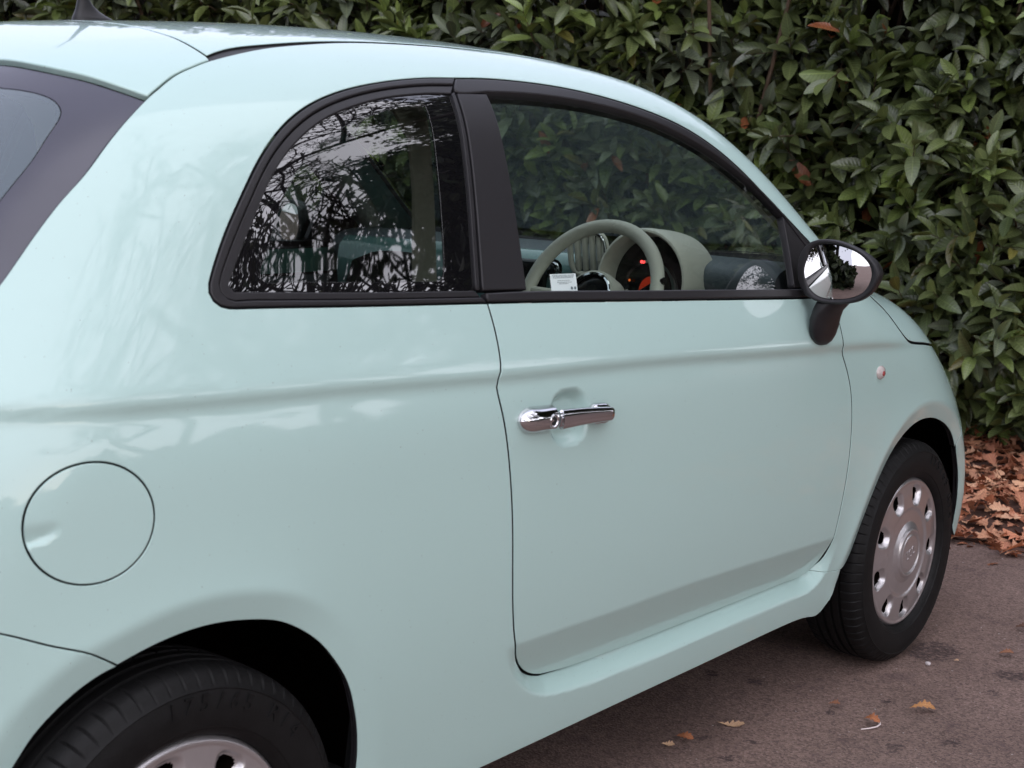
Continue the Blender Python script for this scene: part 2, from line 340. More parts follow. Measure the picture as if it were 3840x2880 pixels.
def skin(x, ph, which=None, off=0.):
    P = surf(x, ph); n = gnorm(P)
    if which:
        D = disp(P[:, 0], P[:, 2], which); e = 4e-4
        dx = (disp(P[:, 0]+e, P[:, 2], which)-disp(P[:, 0]-e, P[:, 2], which))/(2*e); dz = (disp(P[:, 0], P[:, 2]+e, which)-disp(P[:, 0], P[:, 2]-e, which))/(2*e)
        gd = np.stack([dx, np.zeros_like(dx), dz], -1); gd -= n*np.sum(gd*n, 1, keepdims=True)
        Q = P+n*(D+off)[:, None]; n2 = n-gd; n2 /= np.linalg.norm(n2, axis=1, keepdims=True)
        return Q, n2, n
    return P+n*off, n, n
MET = .86
def insetloop(Lp, d):
    P = np.array(Lp)*[1, MET]; a = np.roll(P, 1, 0); b = np.roll(P, -1, 0)
    t1 = P-a; t2 = b-P; t1 /= np.linalg.norm(t1, axis=1, keepdims=True)+1e-12; t2 /= np.linalg.norm(t2, axis=1, keepdims=True)+1e-12
    n = np.stack([-(t1+t2)[:, 1], (t1+t2)[:, 0]], 1); ln = np.linalg.norm(n, axis=1, keepdims=True); n = np.where(ln > 1e-6, n/np.maximum(ln, 1e-9), 0)
    c = np.clip(ln/2, .6, 1)
    return (P+n*d/c)/[1, MET]
def area(Lp):
    P = np.array(Lp); return .5*np.sum(P[:, 0]*np.roll(P[:, 1], -1)-np.roll(P[:, 0], -1)*P[:, 1])
def panel(name, loops, m, parent, h=.014, which=None, off=0., gap=.0020, rad=.0013, depth=.016, fine=None, rim=None):
    """a pressed sheet panel: loops[0] is the outline, the rest are holes, all in (x, ph)"""
    L2 = []
    for i, lp in enumerate(loops):
        lp = list(lp)
        if (area(lp) > 0) != (i == 0): lp = lp[::-1]
        L2.append(lp)
    V = []; nrm = []; Fc = []; FD = []
    rings = []
    for lp in L2: rings.append((insetloop(lp, gap+rad), insetloop(lp, gap+rad*.3), insetloop(lp, gap)))
    dom = [r[0] for r in rings]
    X0, X1 = dom[0][:, 0].min(), dom[0][:, 0].max(); S0, S1 = dom[0][:, 1].min()*MET, dom[0][:, 1].max()*MET
    pts = []; row = 0; s = S0
    while s < S1:
        xs = np.arange(X0+(h/2 if row % 2 else 0), X1, h); pts.append(np.stack([xs, np.full(xs.shape, s)], 1)); s += h*.87; row += 1
    pts = np.vstack(pts)
    if fine is not None:
        hf = h*.38; xs, ss = np.meshgrid(np.arange(X0, X1, hf), np.arange(S0, S1, hf)); q = np.stack([xs.ravel(), ss.ravel()], 1); q = q[fine(q[:, 0], q[:, 1]/MET)]
        keep = ~fine(pts[:, 0], pts[:, 1]/MET); pts = np.vstack([pts[keep], q])
    X, Sv = pts[:, 0], pts[:, 1]; ok = inside(X, Sv, dom[0]*[1, MET]); dmin = np.full(X.shape, 9.)
    for i, d in enumerate(dom):
        dd = d*[1, MET]; cl = np.vstack([dd, dd[:1]])
        if i: ok &= ~inside(X, Sv, dd)
        dmin = np.minimum(dmin, seg_dist(X, Sv, cl))
    pts = pts[ok & (dmin > h*.35)]
    cv = [Vector(p) for d in dom for p in (d*[1, MET])]; ed = []; b = 0
    for d in dom: n = len(d); ed += [(b+i, b+(i+1) % n) for i in range(n)]; b += n
    cv += [Vector(p) for p in pts]
    fl = []; b = 0
    r = delaunay_2d_cdt(cv, ed, [], 0, 1e-7)
    VV = np.array([tuple(v) for v in r[0]]); TF = np.array(r[2]); cen = VV[TF].mean(1)
    ok = inside(cen[:, 0], cen[:, 1], dom[0]*[1, MET])
    for d in dom[1:]: ok &= ~inside(cen[:, 0], cen[:, 1], d*[1, MET])
    TF = TF[ok]
    Q, N, N0 = skin(VV[:, 0], VV[:, 1]/MET, which, off)
    V = [Q]; nrm = [N]; Fc = [tuple(f) for f in TF]; base = len(VV)
    # find the ring vertices in the output
    orig = {}
    for oi, src in enumerate(r[3]):
        for sidx in src: orig[sidx] = oi
    b = 0
    for (ra, rb, rc) in rings:
        n = len(ra); ia = [orig.get(b+i) for i in range(n)]; b += n
        if any(i is None for i in ia): continue
        A_, NA, N0A = skin(ra[:, 0], ra[:, 1], which, off); C_, NC, N0C = skin(rc[:, 0], rc[:, 1], which, off); B_, NB, _ = skin(rb[:, 0], rb[:, 1], which, off)
        o = C_-A_; o /= np.linalg.norm(o, axis=1, keepdims=True)+1e-12
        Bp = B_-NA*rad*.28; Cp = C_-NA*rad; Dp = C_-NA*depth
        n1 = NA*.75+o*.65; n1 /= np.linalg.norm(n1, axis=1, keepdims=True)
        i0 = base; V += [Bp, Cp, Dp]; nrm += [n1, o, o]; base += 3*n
        sgn = 1
        for i in range(n):
            j = (i+1) % n
            Fc += [(ia[j], ia[i], i0+i, i0+j), (i0+j, i0+i, i0+n+i, i0+n+j)]
            FD.append((i0+n+j, i0+n+i, i0+2*n+i, i0+2*n+j))  # deepest edge faces: gap shade is put into their colour
    return mesh(name, np.vstack(V), Fc+FD, [m, rim or M['gap_shade']], parent, True, normals=np.vstack(nrm), matidx=[0]*len(Fc)+[1]*len(FD))
def mirrored(o, parent, name=None):
    c = o.copy(); COL.objects.link(c); c.parent = parent; c.scale = (1, -1, 1)
    return c

CAR = empty('parked_car', (0, 0, 0)); tag(CAR, 'small mint green three-door hatchback parked nose-in towards the laurel hedge', 'car')
def fine_low(x, p):   # finer mesh where the relief is tight
    z = ZA+.81*np.tan(np.clip(p, -1, 1)); zc = CREASE(x)
    return ((np.abs(z-zc) < .03) | ((z < .47) & (x > .55) & (x < 1.95)) | ((x < .45) & (z < .72)) | ((x > 1.85) & (z < .73)))
def sp(P): return curve(sidephi(P))
# roof edge line of the body side, from the tailgate corner to the cowl
RE_ = [(.251, math.atan2(1.392-.6, .523)), (.314, math.atan2(1.4065-.6, .513)), (.377, math.atan2(1.42-.6, .504)), (.47, math.atan2(1.4325-.6, .4945)), (.564, math.atan2(1.442-.6, .487)), (.754, math.atan2(1.451-.6, .487))]
RE2 = xy_phi([(.95, .490), (1.12, .502), (1.3, .520), (1.45, .542), (1.6, .566), (1.75, .596), (1.88, .622), (1.97, .640)])
roof_edge = curve(RE_+RE2)
tail = [(-.42, 1.6), (-.155, 0)]
TE = [(-.155, math.atan2(1.089-.6, .616)), (-.111, math.atan2(1.137-.6, .609)), (-.058, math.atan2(1.191-.6, .602)), (-.023, math.atan2(1.222-.6, .599)), (.009, math.atan2(1.253-.6, .592)), (.043, math.atan2(1.282-.6, .581)), (.079, math.atan2(1.31-.6, .570)), (.113, math.atan2(1.332-.6, .558))]
TElow = [(-.42, math.atan2(.80-.6, .60)), (-.38, math.atan2(.88-.6, .612)), (-.29, math.atan2(.965-.6, .62)), (-.215, math.atan2(1.03-.6, .619))]
tail_edge = curve(TElow+TE)
SS = [(.113, math.atan2(1.332-.6, .558)), (.142, math.atan2(1.349-.6, .549)), (.175, math.atan2(1.366-.6, .538)), (.208, math.atan2(1.378-.6, .531)), (.234, math.atan2(1.387-.6, .526)), (.251, math.atan2(1.392-.6, .523))]
spoil_side = curve(SS)
BUMP_S = [(-.42, .70), (-.30, .690), (-.237, .676), (-.182, .652), (-.14, .636), (-.118, .623), (-.092, .605)]
# --- body side
loop = join(tail_edge, spoil_side, roof_edge, sp([(1.97, float(ZA+surf(np.array([1.97]), np.array([roof_edge[-1][1]]))[0, 2]-ZA)), (1.97, 1.012)]), sp([(1.97, 1.012), (1.90, 1.0)]), sp([(1.90, 1.0), (1.855, 1.012)]),
            sp(TRIM_D[::-1]), sp(TRIM_Q), sp(DG_R), sp([(x, z+.0030*min(1, (x-.80)/.12)) for x, z in DG_B]), sp([(1.70, .3310), (1.762, .3293), (1.80, .3385)]), sp([(1.80, .3395), (1.918, .3255)]), sp([(1.918, .3255), (1.912, .285), (1.895, .255), (1.862, .228)]), sp([(1.862, .228), (1.84, .222), (1.80, .228), (1.72, .236), (1.4, .236), (1.1, .236), (.7, .235), (.318, .235)]),
            sp(REAR_LIP[:17]), sp(BUMP_S[::-1]), sp([(-.42, .70), (-.42, .80)]))
flap_loop = sidephi([(FLAP[0]+FLAP[2]*math.cos(t), FLAP[1]+FLAP[3]*math.sin(t)) for t in np.linspace(0, 2*math.pi, 64)[:-1]])
body_side = panel('body_side', [loop, flap_loop], M['paint'], CAR, which='body', fine=fine_low)
bs_left = mirrored(body_side, CAR)
flap = panel('fuel_flap', [flap_loop], M['paint'], CAR, which='flap', h=.006, gap=.0006, off=.0006)
flap['label'] = 'round fuel filler flap with a finger notch'
# --- door
door = empty('door'); door.parent = CAR; door['label'] = 'right door with chrome handle'
door_loop = join(sp(DG_R), sp(DG_B), sp(DG_C), sp(BELT_B))
def fine_door(x, p):
    z = ZA+.81*np.tan(np.clip(p, -1, 1)); return (np.abs(z-CREASE(x)) < .03) | (z < .47) | ((np.abs(x-.797) < .075) & (np.abs(z-.829) < .075))
door_skin = panel('door_skin', [door_loop], M['paint'], door, which='door', fine=fine_door)
door_l = empty('door'); door_l.parent = CAR; door_l['label'] = 'left door seen from inside'
mirrored(door_skin, door_l)
# --- front wing
HSEAM_END = [(2.399, .817), (2.55, .795), (2.70, .765)]
BSEAM = [(2.70, .765), (2.74, .70), (2.72, .64), (2.668, .60), (2.600, .530)]
wing_loop = join(sp(DG_C[2:][::-1]), sp([(1.80, .336), (1.918, .322)]), sp([(1.918, .322)]+FRONT_LIP[3:14][:-1]+[(2.598, .522)]), sp(BSEAM[::-1]), sp(HSEAM_END[::-1]), sp(HOODS[::-1]), sp([(1.97, 1.012), (1.90, 1.0)]), sp([(1.90, 1.0), (1.788, .979)]))
wing = panel('front_wing', [wing_loop], M['paint'], CAR, which='wing', fine=fine_low)
mirrored(wing, CAR)
# --- bumpers (right half each)
fb_loop = join(sp(BSEAM), sp([(2.600, .530), (2.620, .502), (2.668, .441), (2.698, .357), (2.722, .273)]), sp([(2.722, .273), (2.76, .235), (2.95, .235), (3.05, .26)]), sp([(3.05, .26), (3.05, .40)]), sp([(3.05, .40), (3.0, .62)]), sp([(3.0, .62), (2.9, .72), (2.70, .765)]))
fbp = panel('front_bumper', [fb_loop], M['paint'], CAR, which='wing', h=.02); mirrored(fbp, CAR)
rb_loop = join(sp(BUMP_S), sp(REAR_LIP[16:]), sp([(-.30, .25), (-.34, .235), (-.45, .235)]), sp([(-.45, .235), (-.45, .70)]), sp([(-.45, .70), (-.42, .70)]))
rbp = panel('rear_bumper', [rb_loop], M['paint'], CAR, which='body', h=.014, gap=.0004); mirrored(rbp, CAR)
# --- top panels run across the car: (x, ph) with ph from the right edge to pi - ph on the left
def across(edge_r): return [(x, math.pi-p) for x, p in edge_r[::-1]]
def top_phi(x, y, z): return (x, math.atan2(z-ZA, y))
SR = [top_phi(.253, .513, 1.398), top_phi(.2515, .482, 1.412), top_phi(.254, .436, 1.426), top_phi(.264, .378, 1.437), top_phi(.277, .312, 1.447), top_phi(.285, .253, 1.454), top_phi(.292, .15, 1.458), top_phi(.294, 0, 1.460)]
sr = curve(SR); sr_full = sr+[(x, math.pi-p) for x, p in sr[::-1][1:]]
dup = [top_phi(.258, .506, 1.402), top_phi(.31, .4985, 1.414), top_phi(.389, .491, 1.426), top_phi(.48, .483, 1.437), top_phi(.572, .478, 1.445), top_phi(.769, .476, 1.454)]+xy_phi([(.95, .479), (1.12, .491), (1.27, .505)])
dup = curve([SR[0]]+dup[1:])
WSTOP = [(1.275, p) for p in (dup[-1][1],)]
wtop = curve([dup[-1], xy_phi([(1.30, .35)])[0], xy_phi([(1.315, .18)])[0], (1.32, math.pi/2)])
wt_full = wtop+[(x, math.pi-p) for x, p in wtop[::-1][1:]]
roof_loop = join(dup, wt_full, across(dup), sr_full[::-1])
roof = panel('roof_panel', [roof_loop], M['paint'], CAR, h=.022, depth=.010)
re_part = [q for q in roof_edge if q[0] < 1.28]
ditch = panel('roof_moulding', [join(re_part, dup[::-1])], M['black_trim'], CAR, h=.012, off=-.004, gap=-.001, rad=.001)
mirrored(ditch, CAR)
# tailgate with spoiler and rear screen
gate = empty('tailgate'); gate.parent = CAR
SB = [top_phi(.113, .558, 1.332), top_phi(.089, .529, 1.344), top_phi(.07, .5, 1.354), top_phi(.043, .453, 1.365), top_phi(.025, .406, 1.373), top_phi(.012, .35, 1.379)]+xy_phi([(-.008, .25), (-.02, .12)])+[(-.024, math.pi/2)]
sb = curve(SB); sb_full = sb+[(x, math.pi-p) for x, p in sb[::-1][1:]]
sp_loop = join(spoil_side, sr_full, across(spoil_side), sb_full[::-1])
spoiler = panel('roof_spoiler', [sp_loop], M['paint'], gate, h=.016, gap=.0012, rad=.003, depth=.010, rim=M['paint'])
gl_low = curve([TElow[1]]+xy_phi([(-.385, .4), (-.40, .2)])+[(-.405, math.pi/2)]); gl_low_full = gl_low+[(x, math.pi-p) for x, p in gl_low[::-1][1:]]
te2 = [q for q in tail_edge if q[0] >= -.381]
up_full = [(x-.004, p) for x, p in sb_full]
rs_outer = join(te2, up_full, across(te2), gl_low_full[::-1])
RI = [(-.025, .411, 1.341), (-.010, .445, 1.338), (.002, .475, 1.332), (.006, .495, 1.323), (.003, .510, 1.311), (-.006, .519, 1.300), (-.03, .528, 1.277), (-.06, .538, 1.245), (-.108, .548, 1.201), (-.16, .553, 1.14), (-.22, .555, 1.075)]
ri = curve([top_phi(*q) for q in RI]); ri_top = curve([top_phi(*RI[0])]+xy_phi([(-.045, .3), (-.062, .15)])+[(-.068, math.pi/2)]); rit = ri_top+[(x, math.pi-p) for x, p in ri_top[::-1][1:]]
ri_bot = curve([ri[-1]]+xy_phi([(-.255, .50), (-.30, .40), (-.32, .2)])+[(-.325, math.pi/2)]); rib = ri_bot+[(x, math.pi-p) for x, p in ri_bot[::-1][1:]]
rs_inner = join(rit, across(ri[::-1])[::-1] if False else [(x, math.pi-p) for x, p in ri], rib[::-1], ri[::-1])
panel('rear_screen_border', [rs_outer, rs_inner], M['frit_rear'], gate, h=.02, off=-.007, gap=.001, rad=.001, depth=.012)['label'] = 'black border of the rear screen'
panel('rear_screen_glass', [rs_inner], M['glass_rear'], gate, h=.025, off=-.0075, gap=.0001, rad=.0004, depth=.001)
tg_low = join(gl_low_full, across([TElow[0]])[:0] or [(TElow[1][0], math.pi-TElow[1][1])], [(-.46, math.pi-.5)], [(-.46, .5)])
panel('tailgate_panel', [lin((-.384, TElow[1][1]+.02), *[(x-.002, p) for x, p in gl_low_full[3:-3:4]], (-.384, math.pi-TElow[1][1]-.02), (-.5, math.pi-.55), (-.5, .55), (-.384, TElow[1][1]+.02))[:-1]], M['paint'], gate, h=.025)
# bonnet and windscreen
hs = [q for q in curve(sidephi(HOODS+HSEAM_END[1:]))]
cowl = curve([hs[0], xy_phi([(2.03, .5)])[0], xy_phi([(2.07, .25)])[0], (2.08, math.pi/2)]); cf = cowl+[(x, math.pi-p) for x, p in cowl[::-1][1:]]
nose = curve([hs[-1]]+xy_phi([(2.82, .45), (2.88, .25)])+[(2.90, math.pi/2)]); nf = nose+[(x, math.pi-p) for x, p in nose[::-1][1:]]
bonnet = panel('bonnet', [join(hs, nf, across(hs), cf[::-1])], M['paint'], CAR, h=.024, gap=.0045, rad=.0008, off=.0028)
wse = [q for q in roof_edge if q[0] > 1.275]; wse = [(x, p+.012) for x, p in wse]
ws_top = [(x+.006, p) for x, p in wt_full]; c2 = curve([wse[-1], xy_phi([(2.0, .4)])[0], xy_phi([(2.04, .2)])[0], (2.05, math.pi/2)]); c2f = c2+[(x, math.pi-p) for x, p in c2[::-1][1:]]
panel('windscreen', [join(wse, c2f, across(wse), ws_top[::-1])], M['glass'], CAR, h=.03, off=-.004, gap=.001, rad=.0005, depth=.004)
panel('scuttle_panel', [join([(x+.004, p) for x, p in c2f], cf[::-1])], M['black_trim'], CAR, h=.03, off=-.006, gap=0, rad=.001)
# --- window surrounds on the right side
def strip(name, outer, inner, m, parent, off=.002, **k): return panel(name, [join(outer, inner[::-1])], m, parent, off=off, **k)
qtr = empty('quarter_window'); qtr.parent = CAR
tq = curve(sidephi(TRIM_Q)); gq = curve(sidephi(GLASS_Q))
def blend(a, b, t):
    A_ = np.array(a); B_ = np.array(b); sa = np.linspace(0, 1, len(A_)); n = 160; s = np.linspace(0, 1, n)
    rs = lambda P: np.stack([np.interp(s, np.linspace(0, 1, len(P)), P[:, 0]), np.interp(s, np.linspace(0, 1, len(P)), P[:, 1])], 1)
    # nearest-point pairing keeps the offset even round the corners
    A2, B2 = rs(A_), rs(B_); o = []
    for i in range(n):
        d = np.hypot((B2[:, 0]-A2[i, 0]), (B2[:, 1]-A2[i, 1])*.86); j = np.argmin(d); o.append(tuple(A2[i]*(1-t)+B2[j]*t))
    return curve(o[::4]+[o[-1]])
qm = blend(tq, gq, .48)
seam = sp([(.717, 1.393), (.693, 1.370), (.65, 1.21), (.611, 1.055), (.617, 1.045), (.618, 1.032)])
sL = lambda dx: [(x+dx, p) for x, p in seam]
fr_out = join(tq, sp([(.618, 1.032), (.616, 1.043)])[1:], [(x, p) for x, p in qm[::-1]], [])
panel('window_frame', [join([(x, p) for x, p in tq], qm[::-1])], M['black_trim'], qtr, h=.008, off=.0015, gap=.0008, rad=.003, depth=.02)
panel('window_seal', [join(qm, gq[::-1])], M['black_trim'], qtr, h=.008, off=-.0015, gap=.0004, rad=.002, depth=.02)
side_seal = sidephi([(.684, 1.3665), (.693, 1.3695), (.65, 1.21), (.609, 1.053), (.600, 1.0535), (.6425, 1.21)])
panel('window_seal', [join(sp([(.683, 1.3665), (.6925, 1.3695)]), sp([(.6925, 1.3695), (.651, 1.21), (.6085, 1.053)]), sp([(.6085, 1.053), (.599, 1.0535)]), sp([(.599, 1.0535), (.641, 1.21), (.683, 1.3665)]))], M['black_trim'], qtr, h=.006, off=.0, gap=.0003, rad=.0015)
gq_full = join(gq, sp([(.598, 1.053), (.641, 1.21), (.684, 1.3665)]))
GQI = [(.600, 1.352), (.56, 1.345), (.50, 1.331), (.43, 1.312), (.375, 1.290), (.32, 1.26), (.27, 1.219), (.228, 1.168), (.196, 1.120), (.178, 1.092), (.185, 1.084), (.21, 1.0825), (.35, 1.0775), (.515, 1.0715)]
gqi = join(sp(GQI), sp([(.515, 1.0715), (.53, 1.073), (.545, 1.10), (.585, 1.25), (.606, 1.33), (.607, 1.347), (.600, 1.352)]))
panel('glass_border', [gq_full, gqi], M['frit'], qtr, h=.01, off=-.0045, gap=.0, rad=.0003, depth=.003)
panel('quarter_glass', [gqi], M['glass_dark'], qtr, h=.012, off=-.0045, gap=.0, rad=.0003, depth=.0006)
# door upper
td = sp(TRIM_D); gd = sp(GLASS_D)
panel('window_frame', [join(td, sp([(1.855, 1.012), (1.80, 1.01), (1.745, 1.06), (1.648, 1.157)]), gd[::-1], sp([(.777, 1.372), (.694, 1.370), (.717, 1.393)]))], M['black_trim'], door, h=.009, off=.001, gap=.0012, rad=.0035, depth=.03)
bp = join(sp([(.6965, 1.3685), (.775, 1.3715)]), sp([(.775, 1.3715), (.752, 1.21), (.727, 1.0465)]), sp([(.727, 1.0465), (.614, 1.0505)]), sp([(.614, 1.0505), (.655, 1.21), (.6965, 1.3685)]))
panel('pillar_cover', [bp], M['black_trim'], door, h=.01, off=.0, gap=.0012, rad=.003)
bl = join(sp([(.618, 1.0475), (.727, 1.0455), (1.0, 1.033), (1.3, 1.0195), (1.62, 1.0045), (1.79, .999)]), sp([(1.79, .999), (1.788, .980)]), sp([(x, z+.0005) for x, z in BELT_B]), sp([(.618, 1.0325), (.618, 1.0475)]))
panel('belt_moulding', [bl], M['black_trim'], door, h=.008, off=.0035, gap=.0006, rad=.004, depth=.014)
sail = join(sp([(1.648, 1.157), (1.745, 1.06), (1.80, 1.01), (1.855, 1.012)]), sp([(1.855, 1.012), (1.90, .999)]), sp([(1.90, .999), (1.80, .9985)]), sp([(1.80, .9985), (1.622, 1.006)]), sp([(1.622, 1.006), (1.637, 1.08), (1.648, 1.157)]))
panel('mirror_triangle', [sail], M['black_trim'], door, h=.01, off=.0, gap=.001, rad=.002)
gdl = join(sp([(.727, 1.046), (.752, 1.21), (.777, 1.372)]), gd, sp([(1.648, 1.157), (1.630, 1.08), (1.613, 1.006)]), sp([(1.613, 1.006), (1.3, 1.0205), (1.0, 1.034), (.727, 1.046)]))
dglass = panel('door_glass', [gdl], M['glass'], door, h=.014, off=-.009, gap=-.004, rad=.0003, depth=.0008)
# left side copies of the glazing and its surrounds
qtr_l = empty('quarter_window'); qtr_l.parent = CAR
for src, dst in ((qtr, qtr_l), (door, door_l)):
    for c in list(src.children):
        if c.name.split('.')[0] in ('window_frame', 'window_seal', 'pillar_cover', 'belt_moulding', 'mirror_triangle', 'door_glass', 'glass_border', 'quarter_glass'):
            mirrored(c, dst)
# inner shell behind the gaps and inside trims
def shellgrid(name, xs, phs, off, m, parent):
    X, Pp = np.meshgrid(xs, phs, indexing='ij'); P, n, _ = skin(X.ravel(), Pp.ravel(), None, off); a, b = X.shape
    Fc = [(i*b+j, (i+1)*b+j, (i+1)*b+j+1, i*b+j+1) for i in range(a-1) for j in range(b-1)]
    return mesh(name, P, Fc, m, parent)
ph_b = math.atan2(1.0-.6, .775)
for x0, x1, p0, p1 in ((.345, 1.885, math.atan2(.245-.6, .77), ph_b), (-.45, .36, math.atan2(.66-.6, .78), ph_b), (1.86, 2.72, math.atan2(.66-.6, .78), math.atan2(.88-.6, .78))):
    s_ = shellgrid('inner_panel', np.linspace(x0, x1, 30), np.linspace(p0, p1, 12), -.046 if x0 == .345 else -.024, M['dark'], CAR); mirrored(s_, CAR)
hp0 = math.atan2(1.40-.6, .545)
shellgrid('headlining', np.linspace(.05, 1.28, 24), np.linspace(hp0, math.pi-hp0, 24), -.035, M['headlining'], CAR)
SKINS = {'n': 0}
#@@PART2
# ---------------------------------------------------------------- wheels
def make_wheel(cx, cz, side, lab):
    w = empty('wheel', (cx, 0, cz)); w.parent = CAR; w['label'] = lab
    return w
def tyre_mesh():
    n = 720; half = [(.190, .050), (.192, .066), (.197, .0765), (.206, .0835), (.209, .0842), (.211, .0865), (.222, .0885), (.236, .0895), (.250, .0888), (.262, .0862), (.264, .0872), (.266, .0850), (.272, .0812), (.278, .0768), (.2835, .0715), (.2875, .0640), (.2895, .0540), (.2903, .0455)]
    g = []
    for h0 in (.030, .0, ):
        pass
    tread = [(.2905, .0400), (.2835, .0385), (.2835, .0335), (.2908, .0320), (.2912, .0165), (.2840, .0150), (.2840, .0090), (.2914, .0075), (.2915, .0)]
    prof = half+tread+[(r, -h) for r, h in (half+tread)[::-1][1:]]
    m = len(prof); pr = np.array(prof); th = np.linspace(0, 2*math.pi, n, endpoint=False)
    R = np.tile(pr[:, 0], (n, 1)); H = np.tile(pr[:, 1], (n, 1)); k = np.arange(n)
    notch = (k % 10 == 0); ins = np.isin(np.arange(m), [12, 13, 14, 15, 16, 17, m-13, m-14, m-15, m-16, m-17, m-18])
    R -= .0026*notch[:, None]*ins[None]; H -= .0010*notch[:, None]*(np.isin(np.arange(m), [12, 13, 14, 15]))[None]
    no2 = (k % 15 == 4); mid = np.isin(np.arange(m), range(21, 24)); R -= .003*no2[:, None]*mid[None]
    V = np.stack([R*np.cos(th)[:, None], H, R*np.sin(th)[:, None]], -1).reshape(-1, 3)
    i, j = np.meshgrid(np.arange(n), np.arange(m-1), indexing='ij'); i2 = (i+1) % n
    F = np.stack([i*m+j, i*m+j+1, i2*m+j+1, i2*m+j], -1).reshape(-1, 4)
    return V, F
NSLOT = 9
def cap_mesh():
    # polar height field: radius x angle -> height; slots are recessed pockets with a dark opening
    rs = np.concatenate([np.linspace(0, .055, 14), np.linspace(.0565, .082, 16), np.linspace(.084, .118, 9), np.linspace(.119, .180, 34), np.linspace(.1815, .1955, 12)]); n = 360
    th = np.linspace(0, 2*math.pi, n, endpoint=False); R, T = np.meshgrid(rs, th, indexing='ij')
    h = np.interp(R, [0, .045, .0490, .0505, .053, .0555, .0585, .062, .066, .080, .112, .1155, .119, .150, .180, .184, .188, .1925, .1955], [.0185, .0180, .0174, .0130, .0130, .0185, .0190, .0180, .0140, .0070, .0045, .0085, .0088, .0070, .0035, .0050, .0048, .0000, -.0090])
    k = np.round((T-math.pi/2+math.radians(14))/(2*math.pi/NSLOT)); ta = T-(math.pi/2-math.radians(14)+k*2*math.pi/NSLOT)
    u = ta*R/.0245; v = (R-.1505)/.0265; wd = 1-.25*v      # wider toward the hub
    q = (np.abs(u*wd)**2.8+np.abs(v)**2.8)**(1/2.8)
    s = np.clip((1.10-q)/.38, 0, 1); s = s*s*(3-2*s)
    pocket = .0105+.0025*np.clip(-v, -1, 1)+.05*np.clip(.66-q, 0, 1)
    h = h-pocket*s
    V = np.stack([R*np.cos(T), -h, R*np.sin(T)], -1).reshape(-1, 3); m = len(rs); F = []; I = []
    dark = (q < .74)
    for a in range(m-1):
        for b in range(n):
            b2 = (b+1) % n; F.append((a*n+b, (a+1)*n+b, (a+1)*n+b2, a*n+b2)); I.append(1 if dark[a, b] and dark[a+1, b] and dark[a, b2] else 0)
    return V, F, I
TV, TFc = tyre_mesh(); CV_, CF_, CI_ = cap_mesh()
def glyph(ch, size):
    cu = bpy.data.curves.new('glyph', 'FONT'); cu.body = ch; cu.size = size; cu.extrude = .0014; cu.resolution_u = 3; cu.align_x = 'CENTER'
    ob = bpy.data.objects.new('glyph', cu); COL.objects.link(ob); dg = bpy.context.evaluated_depsgraph_get(); dg.update()
    me = ob.evaluated_get(dg).to_mesh(); V = [tuple(v.co) for v in me.vertices]; F = [tuple(p.vertices) for p in me.polygons]
    ob.evaluated_get(dg).to_mesh_clear(); bpy.data.objects.remove(ob); bpy.data.curves.remove(cu); return V, F
def arc_text(mb, txt, r, a0, da, size, y):
    for i, ch in enumerate(txt):
        if ch == ' ': continue
        V, F = glyph(ch, size); a = a0-da*i; ux = Vector((math.sin(a), 0, -math.cos(a))); uz = Vector((math.cos(a), 0, math.sin(a)))
        mb.add([uz*(r+v[1])+ux*v[0]+Vector((0, y-v[2]*.8, 0)) for v in V], F)
tyre_me = None
for (cx, cz, side, lab) in ((2.3, .29, -1, 'front right wheel with silver nine-slot cover'), (0., .285, -1, 'rear right wheel with silver nine-slot cover'), (2.3, .29, 1, 'front left wheel'), (0, .285, 1, 'rear left wheel')):
    w = make_wheel(cx, cz, side, lab); off = -.7045 if side < 0 else .7045
    t = mesh('tyre', TV, TFc, M['tyre'], w); t.location = (0, off, 0); angle_smooth(t, 30)
    rot0 = math.radians(0 if cx > 1 else 17)
    c = mesh('wheel_cover', CV_, CF_, [M['silver'], M['liner']], w, matidx=CI_); c.location = (0, -.7045-.0705, 0) if side < 0 else (0, .7045+.0705, 0)
    c.rotation_euler = (0, rot0, 0 if side < 0 else math.pi)
    if side < 0:
        mb = MB(); arc_text(mb, '175/65 R14', .236, math.radians(96 if cx < 1 else 70), math.radians(6.2), .034, -.7045-.0898); mb.build('sidewall_lettering', M['tyre'], w, smooth=False)['kind'] = 'stuff'
        mb = MB(); V, F = glyph('500', .034); ca = math.radians(18)
        mb.add([(v[0]*math.cos(ca)-(v[1]-.012)*math.sin(ca), -.7045-.0705-.0180-v[2]*.9, v[0]*math.sin(ca)+(v[1]-.012)*math.cos(ca)) for v in V], F); mb.build('cover_emblem', M['silver'], w, smooth=False)
    mb = MB(); mb.lathe([(.0, -.02), (.185, -.02), (.19, .03), (.14, .05), (.05, .05), (0, .05)], 40, (0, off, 0), AX((0, side, 0))); mb.build('rim', M['dark'], w)
    mb = MB(); mb.tube([(0, off-side*.08, 0), (0, 0, 0)], .03, 10); mb.build('axle', M['dark'], w)
